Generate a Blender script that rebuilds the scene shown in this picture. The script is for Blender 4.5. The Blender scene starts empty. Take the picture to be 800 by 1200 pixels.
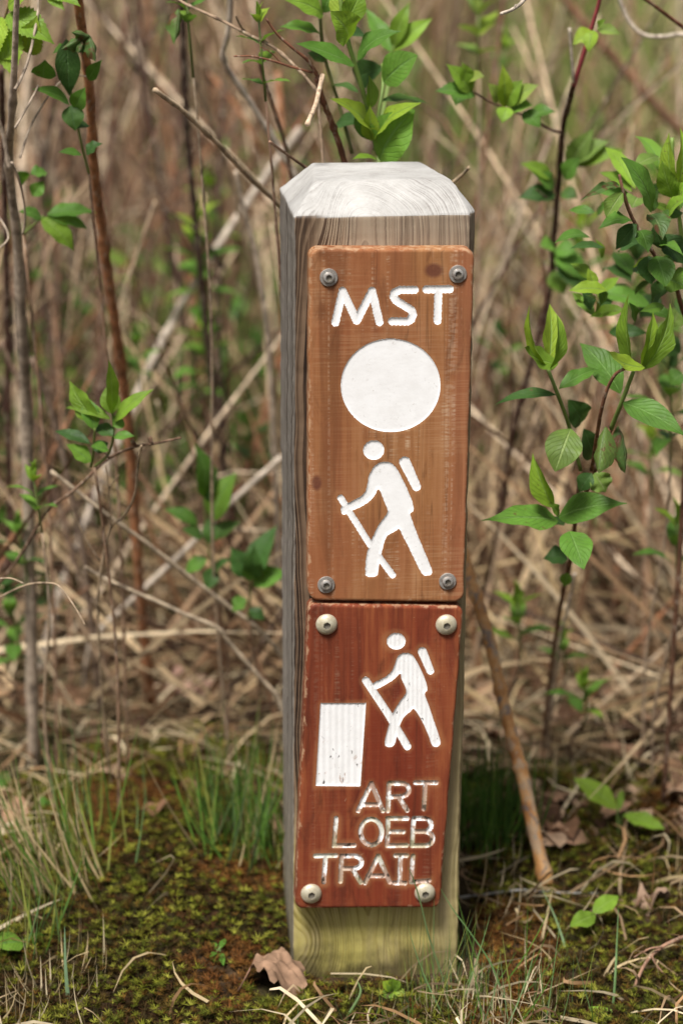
import bpy, math, random
import numpy as np
from mathutils import Vector, Matrix, noise as mnoise

random.seed(7)
rng = np.random.default_rng(7)
C = bpy.context.scene
COL = C.collection
R = math.radians

# ------------------------------------------------------------------ camera
F_PX = 2800.0                       # focal length in pixels of the 800 x 1200 photograph
PITCH = R(16.5)
D0 = 1.84                           # horizontal distance to the post front
FW = Vector((0, math.cos(PITCH), -math.sin(PITCH)))
UP = Vector((0, math.sin(PITCH), math.cos(PITCH)))
RT = Vector((1, 0, 0))
def ray(u, v):
    return FW + RT * ((u - 400) / F_PX) - UP * ((v - 600) / F_PX)
_r = ray(343, 1150)
CAM = -(_r * (D0 / _r.y))           # the post's front left foot is the world origin
cam_d = bpy.data.cameras.new('camera')
cam = bpy.data.objects.new('camera', cam_d)
COL.objects.link(cam)
cam.location = CAM
cam.rotation_euler = (math.pi / 2 - PITCH, 0, 0)
cam_d.sensor_fit = 'VERTICAL'
cam_d.sensor_height = 36
cam_d.lens = 36 * F_PX / 1200
cam_d.clip_start = 0.05
cam_d.clip_end = 800
cam_d.dof.use_dof = True
cam_d.dof.focus_distance = 1.90
cam_d.dof.aperture_fstop = 3.8
C.camera = cam

# ------------------------------------------------------------------ light
SUN_EL, SUN_AZ = R(60), R(206)      # azimuth clockwise from +Y
w = bpy.data.worlds.new('World')
C.world = w
w.use_nodes = True
nt = w.node_tree
sky = nt.nodes.new('ShaderNodeTexSky')
sky.sky_type = 'NISHITA'
sky.sun_disc = False
sky.sun_elevation = SUN_EL
sky.sun_rotation = SUN_AZ
sky.air_density = 0.7
sky.dust_density = 4.0
sky.ozone_density = 0.6
hs = nt.nodes.new('ShaderNodeHueSaturation')     # an overcast sky: greyer than the clear one
hs.inputs['Saturation'].default_value = 0.35
nt.links.new(sky.outputs[0], hs.inputs['Color'])
nt.links.new(hs.outputs[0], nt.nodes['Background'].inputs['Color'])
nt.nodes['Background'].inputs['Strength'].default_value = 0.07
sd = bpy.data.lights.new('sun', 'SUN')
sd.energy = 3.8
sd.angle = R(15)
sd.color = (1.0, 0.965, 0.91)
sun = bpy.data.objects.new('sun', sd)
COL.objects.link(sun)
sv = Vector((math.sin(SUN_AZ) * math.cos(SUN_EL), math.cos(SUN_AZ) * math.cos(SUN_EL), math.sin(SUN_EL)))
sun.rotation_euler = sv.to_track_quat('Z', 'Y').to_euler()
vs = C.view_settings
vs.view_transform = 'Standard'
vs.look = 'None'
vs.gamma = 1
vs.use_curve_mapping = False
vs.exposure = 0.55
C.render.engine = 'CYCLES'
C.cycles.use_denoising = True
C.cycles.max_bounces = 6
C.cycles.transparent_max_bounces = 4
C.cycles.sample_clamp_indirect = 6

# ------------------------------------------------------------------ helpers
def tag(o, label=None, cat=None, group=None, kind=None):
    if label: o['label'] = label
    if cat: o['category'] = cat
    if group: o['group'] = group
    if kind: o['kind'] = kind
    return o

def empty(name, loc, rot=0.0):
    o = bpy.data.objects.new(name, None)
    o.empty_display_size = 0.05
    COL.objects.link(o)
    o.location = loc
    o.rotation_euler = (0, 0, rot)
    return o

def hgt(x, y):
    """height of the ground"""
    n = mnoise.noise(Vector((x * 3.1, y * 3.1, 0.3))) * 0.012 + mnoise.noise(Vector((x * 9, y * 9, 2.3))) * 0.006
    mound = 0.042 * math.exp(-((x + 0.15) / 0.12) ** 2 - ((y - 0.2) / 0.2) ** 2)
    mound2 = 0.02 * math.exp(-((x - 0.42) / 0.16) ** 2 - ((y - 0.3) / 0.25) ** 2)
    post = math.exp(-((x - 0.07) / 0.13) ** 2 - ((y - 0.03) / 0.15) ** 2)
    far = 0.0
    if y > 3: far = 0.02 * (y - 3) + mnoise.noise(Vector((x * 0.5, y * 0.5, 5))) * 0.12 * min(1, (y - 3) / 3)
    return n * (1 - post) + mound + mound2 + far

def P(u, v, y):
    """the point at world depth y that stands behind photo pixel (u, v)"""
    d = ray(u, v)
    return CAM + d * ((y - CAM.y) / d.y)

def G(u, v):
    """the ground point at photo pixel (u, v)"""
    d = ray(u, v)
    t = -CAM.z / d.z
    for _ in range(6):
        p = CAM + d * t
        t = (hgt(p.x, p.y) - CAM.z) / d.z
    return CAM + d * t

class MB:
    """collects vertices, faces, a colour and a uv for every vertex"""
    def __init__(s):
        s.v = []; s.f = []; s.c = []; s.uv = []; s.m = []
    def add(s, verts, faces, col=(1, 1, 1), uvs=None, mi=0):
        b = len(s.v)
        s.v.extend([tuple(p) for p in verts])
        s.f.extend([tuple(i + b for i in f) for f in faces])
        s.m.extend([mi] * len(faces))
        if isinstance(col, list): s.c.extend(col)
        else: s.c.extend([col] * len(verts))
        s.uv.extend(uvs if uvs else [(0, 0)] * len(verts))
    def tube(s, pts, radii, n=6, col=(1, 1, 1), knob=0.0):
        pts = [Vector(p) for p in pts]
        rings = []; us = []
        t0 = (pts[1] - pts[0]).normalized()
        nrm = t0.orthogonal().normalized()
        L = 0
        for i, p in enumerate(pts):
            a = pts[max(i - 1, 0)]; b = pts[min(i + 1, len(pts) - 1)]
            t = (b - a)
            if t.length < 1e-9: t = t0
            t = t.normalized()
            nrm = (nrm - t * nrm.dot(t))
            if nrm.length < 1e-6: nrm = t.orthogonal()
            nrm = nrm.normalized()
            bi = t.cross(nrm)
            if i: L += (p - pts[i - 1]).length
            r = radii[i] if hasattr(radii, '__len__') else radii
            for k in range(n):
                an = 2 * math.pi * k / n
                rr = r * (1 + knob * (random.random() - 0.5))
                rings.append(p + (nrm * math.cos(an) + bi * math.sin(an)) * rr)
                us.append((k / n, L))
        fs = []
        m = len(pts)
        for i in range(m - 1):
            for k in range(n):
                k2 = (k + 1) % n
                fs.append((i * n + k, i * n + k2, (i + 1) * n + k2, (i + 1) * n + k))
        fs.append(tuple(range(n - 1, -1, -1)))
        fs.append(tuple((m - 1) * n + k for k in range(n)))
        s.add(rings, fs, col, us)
    def blade(s, base, top, width, sag, col, segs=5, side=None):
        """a grass blade: a curved folded ribbon"""
        base = Vector(base); top = Vector(top)
        ax = top - base
        if side is None:
            an = random.random() * 6.283
            side = Vector((math.cos(an), math.sin(an), 0))
        sd_ = ax.cross(side)
        sd_ = sd_.cross(ax)
        sd_ = sd_.normalized() if sd_.length > 1e-9 else Vector((1, 0, 0))
        vs_ = []; uv = []
        for i in range(segs + 1):
            t = i / segs
            c = base + ax * t + sag * (t * t - t)
            wd = width * (1 - t ** 2.2) * 0.5 + width * 0.04
            vs_ += [c - sd_ * wd, c + sd_ * wd]; uv += [(0, t), (1, t)]
        fs = [(2 * i, 2 * i + 1, 2 * i + 3, 2 * i + 2) for i in range(segs)]
        s.add(vs_, fs, col, uv)
    def build(s, name, mats, parent=None, smooth=True, inv=None):
        me = bpy.data.meshes.new(name)
        vv = s.v
        if inv is not None: vv = [tuple(inv @ Vector(p)) for p in vv]
        me.from_pydata(vv, [], s.f)
        if not isinstance(mats, (list, tuple)): mats = [mats]
        for m in mats: me.materials.append(m)
        if smooth: me.polygons.foreach_set('use_smooth', [True] * len(s.f))
        if len(mats) > 1: me.polygons.foreach_set('material_index', s.m)
        ca = me.color_attributes.new('tint', 'FLOAT_COLOR', 'POINT')
        c = np.ones((len(s.c), 4), np.float32)
        c[:, :3] = np.array(s.c, np.float32)
        ca.data.foreach_set('color', c.ravel())
        ul = me.uv_layers.new(name='UVMap')
        li = np.zeros(len(me.loops), np.int32)
        me.loops.foreach_get('vertex_index', li)
        ul.data.foreach_set('uv', np.array(s.uv, np.float32)[li].ravel())
        me.update()
        o = bpy.data.objects.new(name, me)
        COL.objects.link(o)
        if parent: o.parent = parent
        return o

def smooth_line(pts, per=5):
    """Catmull-Rom through the points"""
    pts = [Vector(p) for p in pts]
    if len(pts) < 3:
        return [pts[0].lerp(pts[1], i / per) for i in range(per + 1)]
    out = []
    for i in range(len(pts) - 1):
        p0 = pts[max(i - 1, 0)]; p1 = pts[i]; p2 = pts[i + 1]; p3 = pts[min(i + 2, len(pts) - 1)]
        for k in range(per):
            t = k / per
            out.append(0.5 * (2 * p1 + (p2 - p0) * t + (2 * p0 - 5 * p1 + 4 * p2 - p3) * t * t + (3 * p1 - p0 - 3 * p2 + p3) * t ** 3))
    out.append(pts[-1])
    return out

# ------------------------------------------------------------------ materials
class N:
    """small wrapper for writing node trees"""
    def __init__(s, name):
        s.mat = bpy.data.materials.new(name)
        s.mat.use_nodes = True
        s.t = s.mat.node_tree
        s.bsdf = s.t.nodes['Principled BSDF']
        s.out = s.t.nodes['Material Output']
    def n(s, typ, **kw):
        nd = s.t.nodes.new(typ)
        for k, v in kw.items():
            if k.startswith('i_'):
                key = k[2:].replace('_', ' ')
                s.set(nd.inputs[key] if key in nd.inputs else nd.inputs[int(key)], v)
            else: setattr(nd, k, v)
        return nd
    def set(s, sock, v):
        if hasattr(v, 'is_linked') or isinstance(v, bpy.types.NodeSocket): s.t.links.new(v, sock)
        else: sock.default_value = v
    def math(s, op, a, b=None, c=None, clamp=False):
        nd = s.t.nodes.new('ShaderNodeMath'); nd.operation = op; nd.use_clamp = clamp
        for i, x in enumerate((a, b, c)):
            if x is not None: s.set(nd.inputs[i], x)
        return nd.outputs[0]
    def mix(s, fac, a, b, mode='MIX'):
        nd = s.t.nodes.new('ShaderNodeMix'); nd.data_type = 'RGBA'; nd.blend_type = mode; nd.clamp_factor = True
        for sock, x in ((nd.inputs[0], fac), (nd.inputs[6], a), (nd.inputs[7], b)):
            if isinstance(x, tuple) and len(x) == 3: x = (*x, 1)
            s.set(sock, x)
        return nd.outputs[2]
    def ramp(s, fac, stops, interp='LINEAR'):
        nd = s.t.nodes.new('ShaderNodeValToRGB')
        cr = nd.color_ramp; cr.interpolation = interp
        while len(cr.elements) < len(stops): cr.elements.new(0.5)
        for e, (p, c) in zip(cr.elements, stops):
            e.position = p
            e.color = (*c, 1) if isinstance(c, tuple) else (c, c, c, 1)
        s.set(nd.inputs[0], fac)
        return nd.outputs[0]
    def rng(s, v, a, b, c=0.0, d=1.0):
        nd = s.t.nodes.new('ShaderNodeMapRange')
        nd.interpolation_type = 'SMOOTHSTEP'
        for i, x in enumerate((v, a, b, c, d)): s.set(nd.inputs[i], x)
        return nd.outputs[0]
    def noise(s, vec, scale, detail=4, rough=0.55, dist=0.0):
        nd = s.t.nodes.new('ShaderNodeTexNoise')
        if vec is not None: s.t.links.new(vec, nd.inputs['Vector'])
        nd.inputs['Scale'].default_value = scale; nd.inputs['Detail'].default_value = detail
        nd.inputs['Roughness'].default_value = rough; nd.inputs['Distortion'].default_value = dist
        return nd.outputs[0]
    def mapped(s, vec, scale=(1, 1, 1), loc=(0, 0, 0)):
        nd = s.t.nodes.new('ShaderNodeMapping')
        s.t.links.new(vec, nd.inputs[0]); nd.inputs['Scale'].default_value = scale; nd.inputs['Location'].default_value = loc
        return nd.outputs[0]
    def obj(s): return s.n('ShaderNodeTexCoord').outputs['Object']
    def xyz(s, vec):
        nd = s.t.nodes.new('ShaderNodeSeparateXYZ'); s.t.links.new(vec, nd.inputs[0]); return nd.outputs
    def comb(s, x, y, z):
        nd = s.t.nodes.new('ShaderNodeCombineXYZ')
        for i, q in enumerate((x, y, z)): s.set(nd.inputs[i], q)
        return nd.outputs[0]
    def attr(s, name): return s.n('ShaderNodeAttribute', attribute_name=name).outputs
    def bump(s, h, strength=0.5, dist=0.001):
        nd = s.t.nodes.new('ShaderNodeBump'); s.t.links.new(h, nd.inputs['Height'])
        nd.inputs['Strength'].default_value = strength; nd.inputs['Distance'].default_value = dist
        s.t.links.new(nd.outputs[0], s.bsdf.inputs['Normal'])
    def done(s, col=None, rough=0.8, spec=0.3, metal=0.0):
        if col is not None:
            if isinstance(col, tuple) and len(col) == 3: col = (*col, 1)
            s.set(s.bsdf.inputs['Base Color'], col)
        s.set(s.bsdf.inputs['Roughness'], rough)
        s.set(s.bsdf.inputs['Specular IOR Level'], spec)
        s.set(s.bsdf.inputs['Metallic'], metal)
        return s.mat

def mat_tinted(name, var=0.35, rough=0.85, spec=0.2, scale=60, transl=0.0, bump=0.0):
    """colour carried per stalk in the tint attribute, broken up by noise"""
    k = N(name)
    o = k.obj()
    nz = k.noise(o, scale, 4, 0.6)
    f = k.rng(nz, 0.25, 0.75, 1 - var, 1 + var)
    col = k.mix(1.0, k.attr('tint')['Color'], k.comb(f, f, f), 'MULTIPLY')
    if bump:
        fl = k.rng(k.noise(k.mapped(o, (1, 1, 0.35), (3, 2, 1)), 210, 4, 0.65), 0.54, 0.64)
        col = k.mix(k.math('MULTIPLY', fl, 0.5), col, (0.50, 0.41, 0.31))
        dk = k.rng(k.noise(k.mapped(o, (1, 1, 0.3), (8, 5, 1)), 150, 4, 0.65), 0.56, 0.66)
        col = k.mix(k.math('MULTIPLY', dk, 0.6), col, (0.05, 0.03, 0.02))
    m = k.done(col, rough, spec)
    if bump: k.bump(nz, bump, 0.002)
    if transl:
        tr = k.n('ShaderNodeBsdfTranslucent'); k.set(tr.inputs['Color'], col)
        mx = k.n('ShaderNodeMixShader'); mx.inputs[0].default_value = transl
        k.t.links.new(k.bsdf.outputs[0], mx.inputs[1]); k.t.links.new(tr.outputs[0], mx.inputs[2])
        k.t.links.new(mx.outputs[0], k.out.inputs[0])
    return m

def mat_leaf(name, base, vein, blotch=None, rough=0.52, transl=0.3):
    k = N(name)
    uv = k.n('ShaderNodeUVMap').outputs[0]
    x, y, _ = k.xyz(uv)
    o = k.obj()
    rnd = k.n('ShaderNodeObjectInfo').outputs['Random']
    ax = k.math('ABSOLUTE', k.math('SUBTRACT', x, 0.5))
    mid = k.rng(ax, 0.012, 0.05, 1, 0)
    sv_ = k.math('FRACT', k.math('ADD', k.math('SUBTRACT', k.math('MULTIPLY', y, 8), k.math('MULTIPLY', ax, 6)), k.math('MULTIPLY', k.noise(k.obj(), 90, 3), 0.9)))
    side = k.math('MULTIPLY', k.rng(k.math('ABSOLUTE', k.math('SUBTRACT', sv_, 0.5)), 0.0, 0.14, 1, 0), 0.22)
    nz = k.noise(o, 45, 4, 0.6)
    f = k.math('MULTIPLY', k.rng(nz, 0.25, 0.75, 0.78, 1.22), k.rng(rnd, 0, 1, 0.78, 1.22))
    col = k.mix(1.0, (*base, 1), k.comb(f, f, f), 'MULTIPLY')
    # some leaves yellower, some bluer
    col = k.mix(k.math('MULTIPLY', k.rng(rnd, 0.55, 1.0), 0.4), col, (base[0] * 1.7, base[1] * 1.1, base[2] * 0.8))
    col = k.mix(k.math('MAXIMUM', mid, side), col, vein)
    spots = k.rng(k.noise(o, 420, 3, 0.6), 0.64, 0.70)
    col = k.mix(k.math('MULTIPLY', spots, 0.4), col, (0.22, 0.24, 0.10))
    br = k.math('MULTIPLY', k.rng(k.noise(o, 160, 4, 0.65), 0.64, 0.69), k.rng(rnd, 0.2, 0.7))
    col = k.mix(k.math('MULTIPLY', br, 0.75), col, (0.13, 0.085, 0.03))
    if blotch:
        b = k.rng(k.noise(o, 70, 4, 0.65, 0.5), 0.47, 0.6)
        col = k.mix(b, col, blotch)
    edge = k.math('MULTIPLY', k.rng(ax, 0.44, 0.5), k.rng(k.noise(o, 120, 2), 0.5, 0.65))
    col = k.mix(k.math('MULTIPLY', edge, 0.6), col, (0.13, 0.09, 0.04))
    back = k.n('ShaderNodeNewGeometry').outputs['Backfacing']
    col = k.mix(k.math('MULTIPLY', back, 0.4), col, (base[0] * 1.3 + 0.03, base[1] * 1.1 + 0.03, base[2] * 1.4 + 0.03))
    m = k.done(col, rough, 0.32)
    k.bump(k.math('SUBTRACT', k.noise(o, 110, 3, 0.5), k.math('ADD', k.math('MULTIPLY', mid, 0.6), k.math('MULTIPLY', side, 1.6))), 0.7, 0.0018)
    tr = k.n('ShaderNodeBsdfTranslucent'); k.set(tr.inputs['Color'], k.mix(1.0, col, (1.25, 1.25, 0.6), 'MULTIPLY'))
    mx = k.n('ShaderNodeMixShader'); mx.inputs[0].default_value = transl
    k.t.links.new(k.bsdf.outputs[0], mx.inputs[1]); k.t.links.new(tr.outputs[0], mx.inputs[2])
    k.t.links.new(mx.outputs[0], k.out.inputs[0])
    return m

M = {}
M['leaf'] = mat_leaf('green_leaf', (0.105, 0.235, 0.03), (0.15, 0.285, 0.065))
M['leaf_young'] = mat_leaf('young_leaf', (0.19, 0.325, 0.03), (0.24, 0.38, 0.07))
M['leaf_dark'] = mat_leaf('dark_leaf', (0.05, 0.12, 0.024), (0.075, 0.155, 0.045))
M['leaf_yellow'] = mat_leaf('yellowing_leaf', (0.17, 0.27, 0.05), (0.27, 0.36, 0.12))
M['leaf_blight'] = mat_leaf('blighted_leaf', (0.09, 0.17, 0.04), (0.15, 0.21, 0.08), (0.12, 0.055, 0.025))
M['stem_green'] = mat_tinted('green_stem', 0.2, 0.5, 0.4)
M['bark'] = mat_tinted('bark', 0.45, 0.85, 0.2, 90, 0, 0.6)
M['straw'] = mat_tinted('dry_straw', 0.25, 0.7, 0.3, 40, 0.15)
M['grass'] = mat_tinted('grass_blade', 0.25, 0.5, 0.35, 40, 0.3)
M['moss'] = mat_tinted('moss', 0.3, 0.8, 0.15, 60, 0.2)
M['litter'] = mat_tinted('litter', 0.35, 0.85, 0.2, 60, 0.1)

def mat_stick():
    k = N('flaking_bark')
    o = k.obj()
    nz = k.noise(o, 60, 5, 0.6)
    col = k.ramp(nz, [(0.3, (0.33, 0.13, 0.04)), (0.5, (0.56, 0.28, 0.10)), (0.72, (0.64, 0.44, 0.25))])
    sp = k.rng(k.noise(k.mapped(o, (1, 1, 0.6), (3, 1, 2)), 130, 4, 0.6), 0.55, 0.6)
    col = k.mix(k.math('MULTIPLY', sp, 0.8), col, (0.19, 0.165, 0.155))
    sp2 = k.rng(k.noise(k.mapped(o, (1, 1, 0.5), (7, 4, 2)), 75, 4, 0.65), 0.53, 0.6)
    col = k.mix(k.math('MULTIPLY', sp2, 0.6), col, (0.42, 0.34, 0.25))
    m = k.done(col, 0.6, 0.35); k.bump(nz, 0.7, 0.002); return m
M['stick'] = mat_stick()

def mat_ground():
    k = N('leaf_mould')
    o = k.obj()
    a = k.noise(o, 5, 6, 0.6); b = k.noise(o, 55, 6, 0.7)
    col = k.ramp(b, [(0.35, (0.022, 0.013, 0.008)), (0.52, (0.055, 0.034, 0.019)), (0.75, (0.15, 0.10, 0.06))])
    col = k.mix(k.math('MULTIPLY', k.rng(a, 0.45, 0.62), 0.45), col, (0.045, 0.06, 0.016))
    far = k.rng(k.xyz(o)[1], 2.5, 6.0)
    col = k.mix(k.math('MULTIPLY', far, 0.75), col, k.ramp(k.noise(o, 1.6, 6, 0.65), [(0.35, (0.075, 0.10, 0.03)), (0.5, (0.15, 0.11, 0.06)), (0.66, (0.24, 0.17, 0.10))]))
    m = k.done(col, 0.95, 0.1); k.bump(b, 0.8, 0.012); return m
M['ground'] = mat_ground()

def mat_post():
    k = N('weathered_post_wood')
    tc = k.n('ShaderNodeTexCoord')
    o = tc.outputs['Object']
    nrm = k.xyz(tc.outputs['Normal'])
    x, y, z = k.xyz(o)
    # growth rings round a pith in front of the post, wobbling up the length, bent round a knot near the foot
    wob = k.noise(k.comb(k.math('MULTIPLY', x, 7), k.math('MULTIPLY', y, 7), k.math('MULTIPLY', z, 3.0)), 1.0, 2, 0.5)
    wob2 = k.noise(k.comb(k.math('MULTIPLY', x, 14), k.math('MULTIPLY', y, 14), k.math('MULTIPLY', z, 7)), 1.0, 2, 0.5)
    dx = k.math('SUBTRACT', x, 0.063); dy = k.math('ADD', y, 0.012)
    rr = k.math('SQRT', k.math('ADD', k.math('MULTIPLY', dx, dx), k.math('MULTIPLY', dy, dy)))
    rr = k.math('ADD', rr, k.math('MULTIPLY', k.math('SUBTRACT', wob, 0.5), 0.036))
    rr = k.math('ADD', rr, k.math('MULTIPLY', k.math('SUBTRACT', wob2, 0.5), 0.012))
    kx = k.math('DIVIDE', k.math('SUBTRACT', x, 0.022), 0.026); kz = k.math('DIVIDE', k.math('SUBTRACT', z, 0.035), 0.04)
    kd = k.math('ADD', k.math('MULTIPLY', kx, kx), k.math('MULTIPLY', kz, kz))
    rr = k.math('ADD', rr, k.math('MULTIPLY', k.math('EXPONENT', k.math('MULTIPLY', kd, -1.0)), 0.024))
    tx = k.math('DIVIDE', k.math('SUBTRACT', x, 0.028), 0.016); tz = k.math('DIVIDE', k.math('SUBTRACT', z, 0.665), 0.045)
    td = k.math('ADD', k.math('MULTIPLY', tx, tx), k.math('MULTIPLY', tz, tz))
    rr = k.math('ADD', rr, k.math('MULTIPLY', k.math('EXPONENT', k.math('MULTIPLY', td, -1.0)), 0.014))
    rr = k.math('ADD', rr, k.math('MULTIPLY', k.noise(k.comb(k.math('MULTIPLY', rr, 120), 0.0, 0.0), 1.0, 3, 0.6), 0.014))
    ph = k.math('FRACT', k.math('MULTIPLY', rr, 300))
    rs = k.rng(k.noise(k.comb(k.math('MULTIPLY', rr, 95), 3.0, k.math('MULTIPLY', z, 2.0)), 1.0, 2, 0.5), 0.3, 0.66, 0.25, 1.0)
    late = k.math('MULTIPLY', k.rng(ph, 0.2, 0.85), k.rng(ph, 0.86, 1.0, 1, 0))
    late = k.math('MULTIPLY', k.math('MULTIPLY', late, rs), k.rng(k.noise(k.mapped(o, (200, 200, 12), (4, 1, 1)), 1.0, 3, 0.6), 0.25, 0.6, 0.45, 1.0))
    fib = k.noise(k.mapped(o, (420, 420, 9)), 1.0, 3, 0.6)
    big = k.noise(k.mapped(o, (12, 12, 3)), 1.0, 4, 0.6)
    warm = k.ramp(k.math('ADD', k.math('MULTIPLY', late, k.rng(x, 0.035, 0.07, 0.85, 0.38)), k.math('MULTIPLY', k.noise(k.mapped(o, (240, 240, 5), (7, 2, 2)), 1.0, 5, 0.7), 0.6)),
                  [(0.2, (0.42, 0.33, 0.23)), (0.42, (0.30, 0.215, 0.14)), (0.75, (0.10, 0.062, 0.04))])
    grey = k.ramp(k.math('ADD', k.math('MULTIPLY', k.noise(k.mapped(o, (90, 90, 2.2), (9, 2, 2)), 1.0, 3, 0.6), 0.4), k.math('MULTIPLY', k.noise(k.mapped(o, (330, 330, 7), (2, 2, 2)), 1.0, 5, 0.75), 0.55)),
                  [(0.15, (0.42, 0.385, 0.34)), (0.4, (0.27, 0.24, 0.205)), (0.65, (0.10, 0.083, 0.07))])
    left = k.rng(nrm[0], -0.3, -0.8)
    top = k.rng(nrm[2], 0.15, 0.5)
    frontgrey = k.math('MULTIPLY', k.rng(z, 0.50, 0.645), k.rng(k.math('ADD', x, k.math('MULTIPLY', big, 0.03)), 0.035, 0.075))
    wgt = k.math('MAXIMUM', k.math('MAXIMUM', left, top), k.math('MULTIPLY', frontgrey, 0.3), clamp=True)
    col = k.mix(wgt, warm, grey)
    topcol = k.ramp(k.math('ADD', k.math('MULTIPLY', k.rng(k.math('FRACT', k.math('MULTIPLY', rr, 430)), 0.2, 1.0), k.rng(k.noise(o, 38, 3, 0.6), 0.35, 0.7, 0.03, 0.24)), k.math('ADD', k.math('MULTIPLY', k.noise(o, 34, 6, 0.7), 0.45), k.math('MULTIPLY', k.noise(o, 260, 4, 0.7), 0.3))),
                  [(0.2, (0.52, 0.51, 0.49)), (0.48, (0.40, 0.385, 0.365)), (0.74, (0.20, 0.18, 0.165))])
    col = k.mix(top, col, topcol)
    # dark checks running down the sides
    chk = k.rng(k.noise(k.mapped(o, (70, 70, 1.6)), 1.0, 2, 0.5, 0.3), 0.585, 0.62)
    chk = k.math('MULTIPLY', chk, k.math('SUBTRACT', 1.0, top))
    chk = k.math('MULTIPLY', chk, k.rng(nrm[1], -0.5, -0.9, 1.0, 0.25))
    col = k.mix(k.math('MULTIPLY', chk, 0.75), col, (0.06, 0.042, 0.03))
    # algae towards the foot
    alg = k.math('MULTIPLY', k.rng(k.math('ADD', z, k.math('MULTIPLY', big, 0.22)), 0.36, 0.08), k.rng(k.noise(k.mapped(o, (30, 30, 9)), 1.0, 4, 0.6), 0.2, 0.62))
    alg = k.math('MULTIPLY', alg, k.math('SUBTRACT', 1.0, k.math('MULTIPLY', left, 0.8)))
    col = k.mix(k.math('MULTIPLY', alg, 0.9), col, k.mix(late, (0.50, 0.44, 0.11), (0.35, 0.29, 0.075)))
    dirt = k.math('MULTIPLY', k.rng(k.math('ADD', z, k.math('MULTIPLY', k.math('SUBTRACT', k.noise(k.mapped(o, (40, 40, 25)), 1.0, 4, 0.65), 0.5), 0.09)), 0.05, 0.0), 0.85)
    col = k.mix(dirt, col, (0.055, 0.042, 0.02))
    blk = k.rng(k.noise(k.mapped(o, (55, 55, 14), (8, 8, 8)), 1.0, 4, 0.6, 0.8), 0.6, 0.7)
    col = k.mix(k.math('MULTIPLY', blk, k.rng(z, 0.16, 0.06, 0.0, 0.7)), col, (0.09, 0.065, 0.03))
    ol = k.math('MULTIPLY', k.rng(x, 0.115, 0.14), k.rng(z, 0.62, 0.25))
    col = k.mix(k.math('MULTIPLY', ol, 0.6), col, (0.33, 0.275, 0.13))
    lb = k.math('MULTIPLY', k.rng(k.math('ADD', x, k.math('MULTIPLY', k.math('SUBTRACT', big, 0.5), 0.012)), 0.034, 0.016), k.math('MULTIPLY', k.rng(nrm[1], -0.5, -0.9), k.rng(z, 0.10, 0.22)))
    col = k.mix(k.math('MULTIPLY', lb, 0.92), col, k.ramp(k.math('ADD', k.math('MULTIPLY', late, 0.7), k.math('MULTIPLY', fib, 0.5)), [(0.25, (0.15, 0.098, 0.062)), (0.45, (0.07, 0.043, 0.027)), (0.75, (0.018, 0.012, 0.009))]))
    fl = k.rng(big, 0.2, 0.8, 0.72, 1.2)
    col = k.mix(1.0, col, k.comb(fl, fl, fl), 'MULTIPLY')
    m = k.done(col, 0.88, 0.15)
    k.bump(k.math('SUBTRACT', k.math('ADD', k.math('MULTIPLY', late, 0.6), k.math('MULTIPLY', fib, 0.5)), k.math('MULTIPLY', chk, 3.0)), 0.6, 0.0012)
    return m
M['post'] = mat_post()

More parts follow.
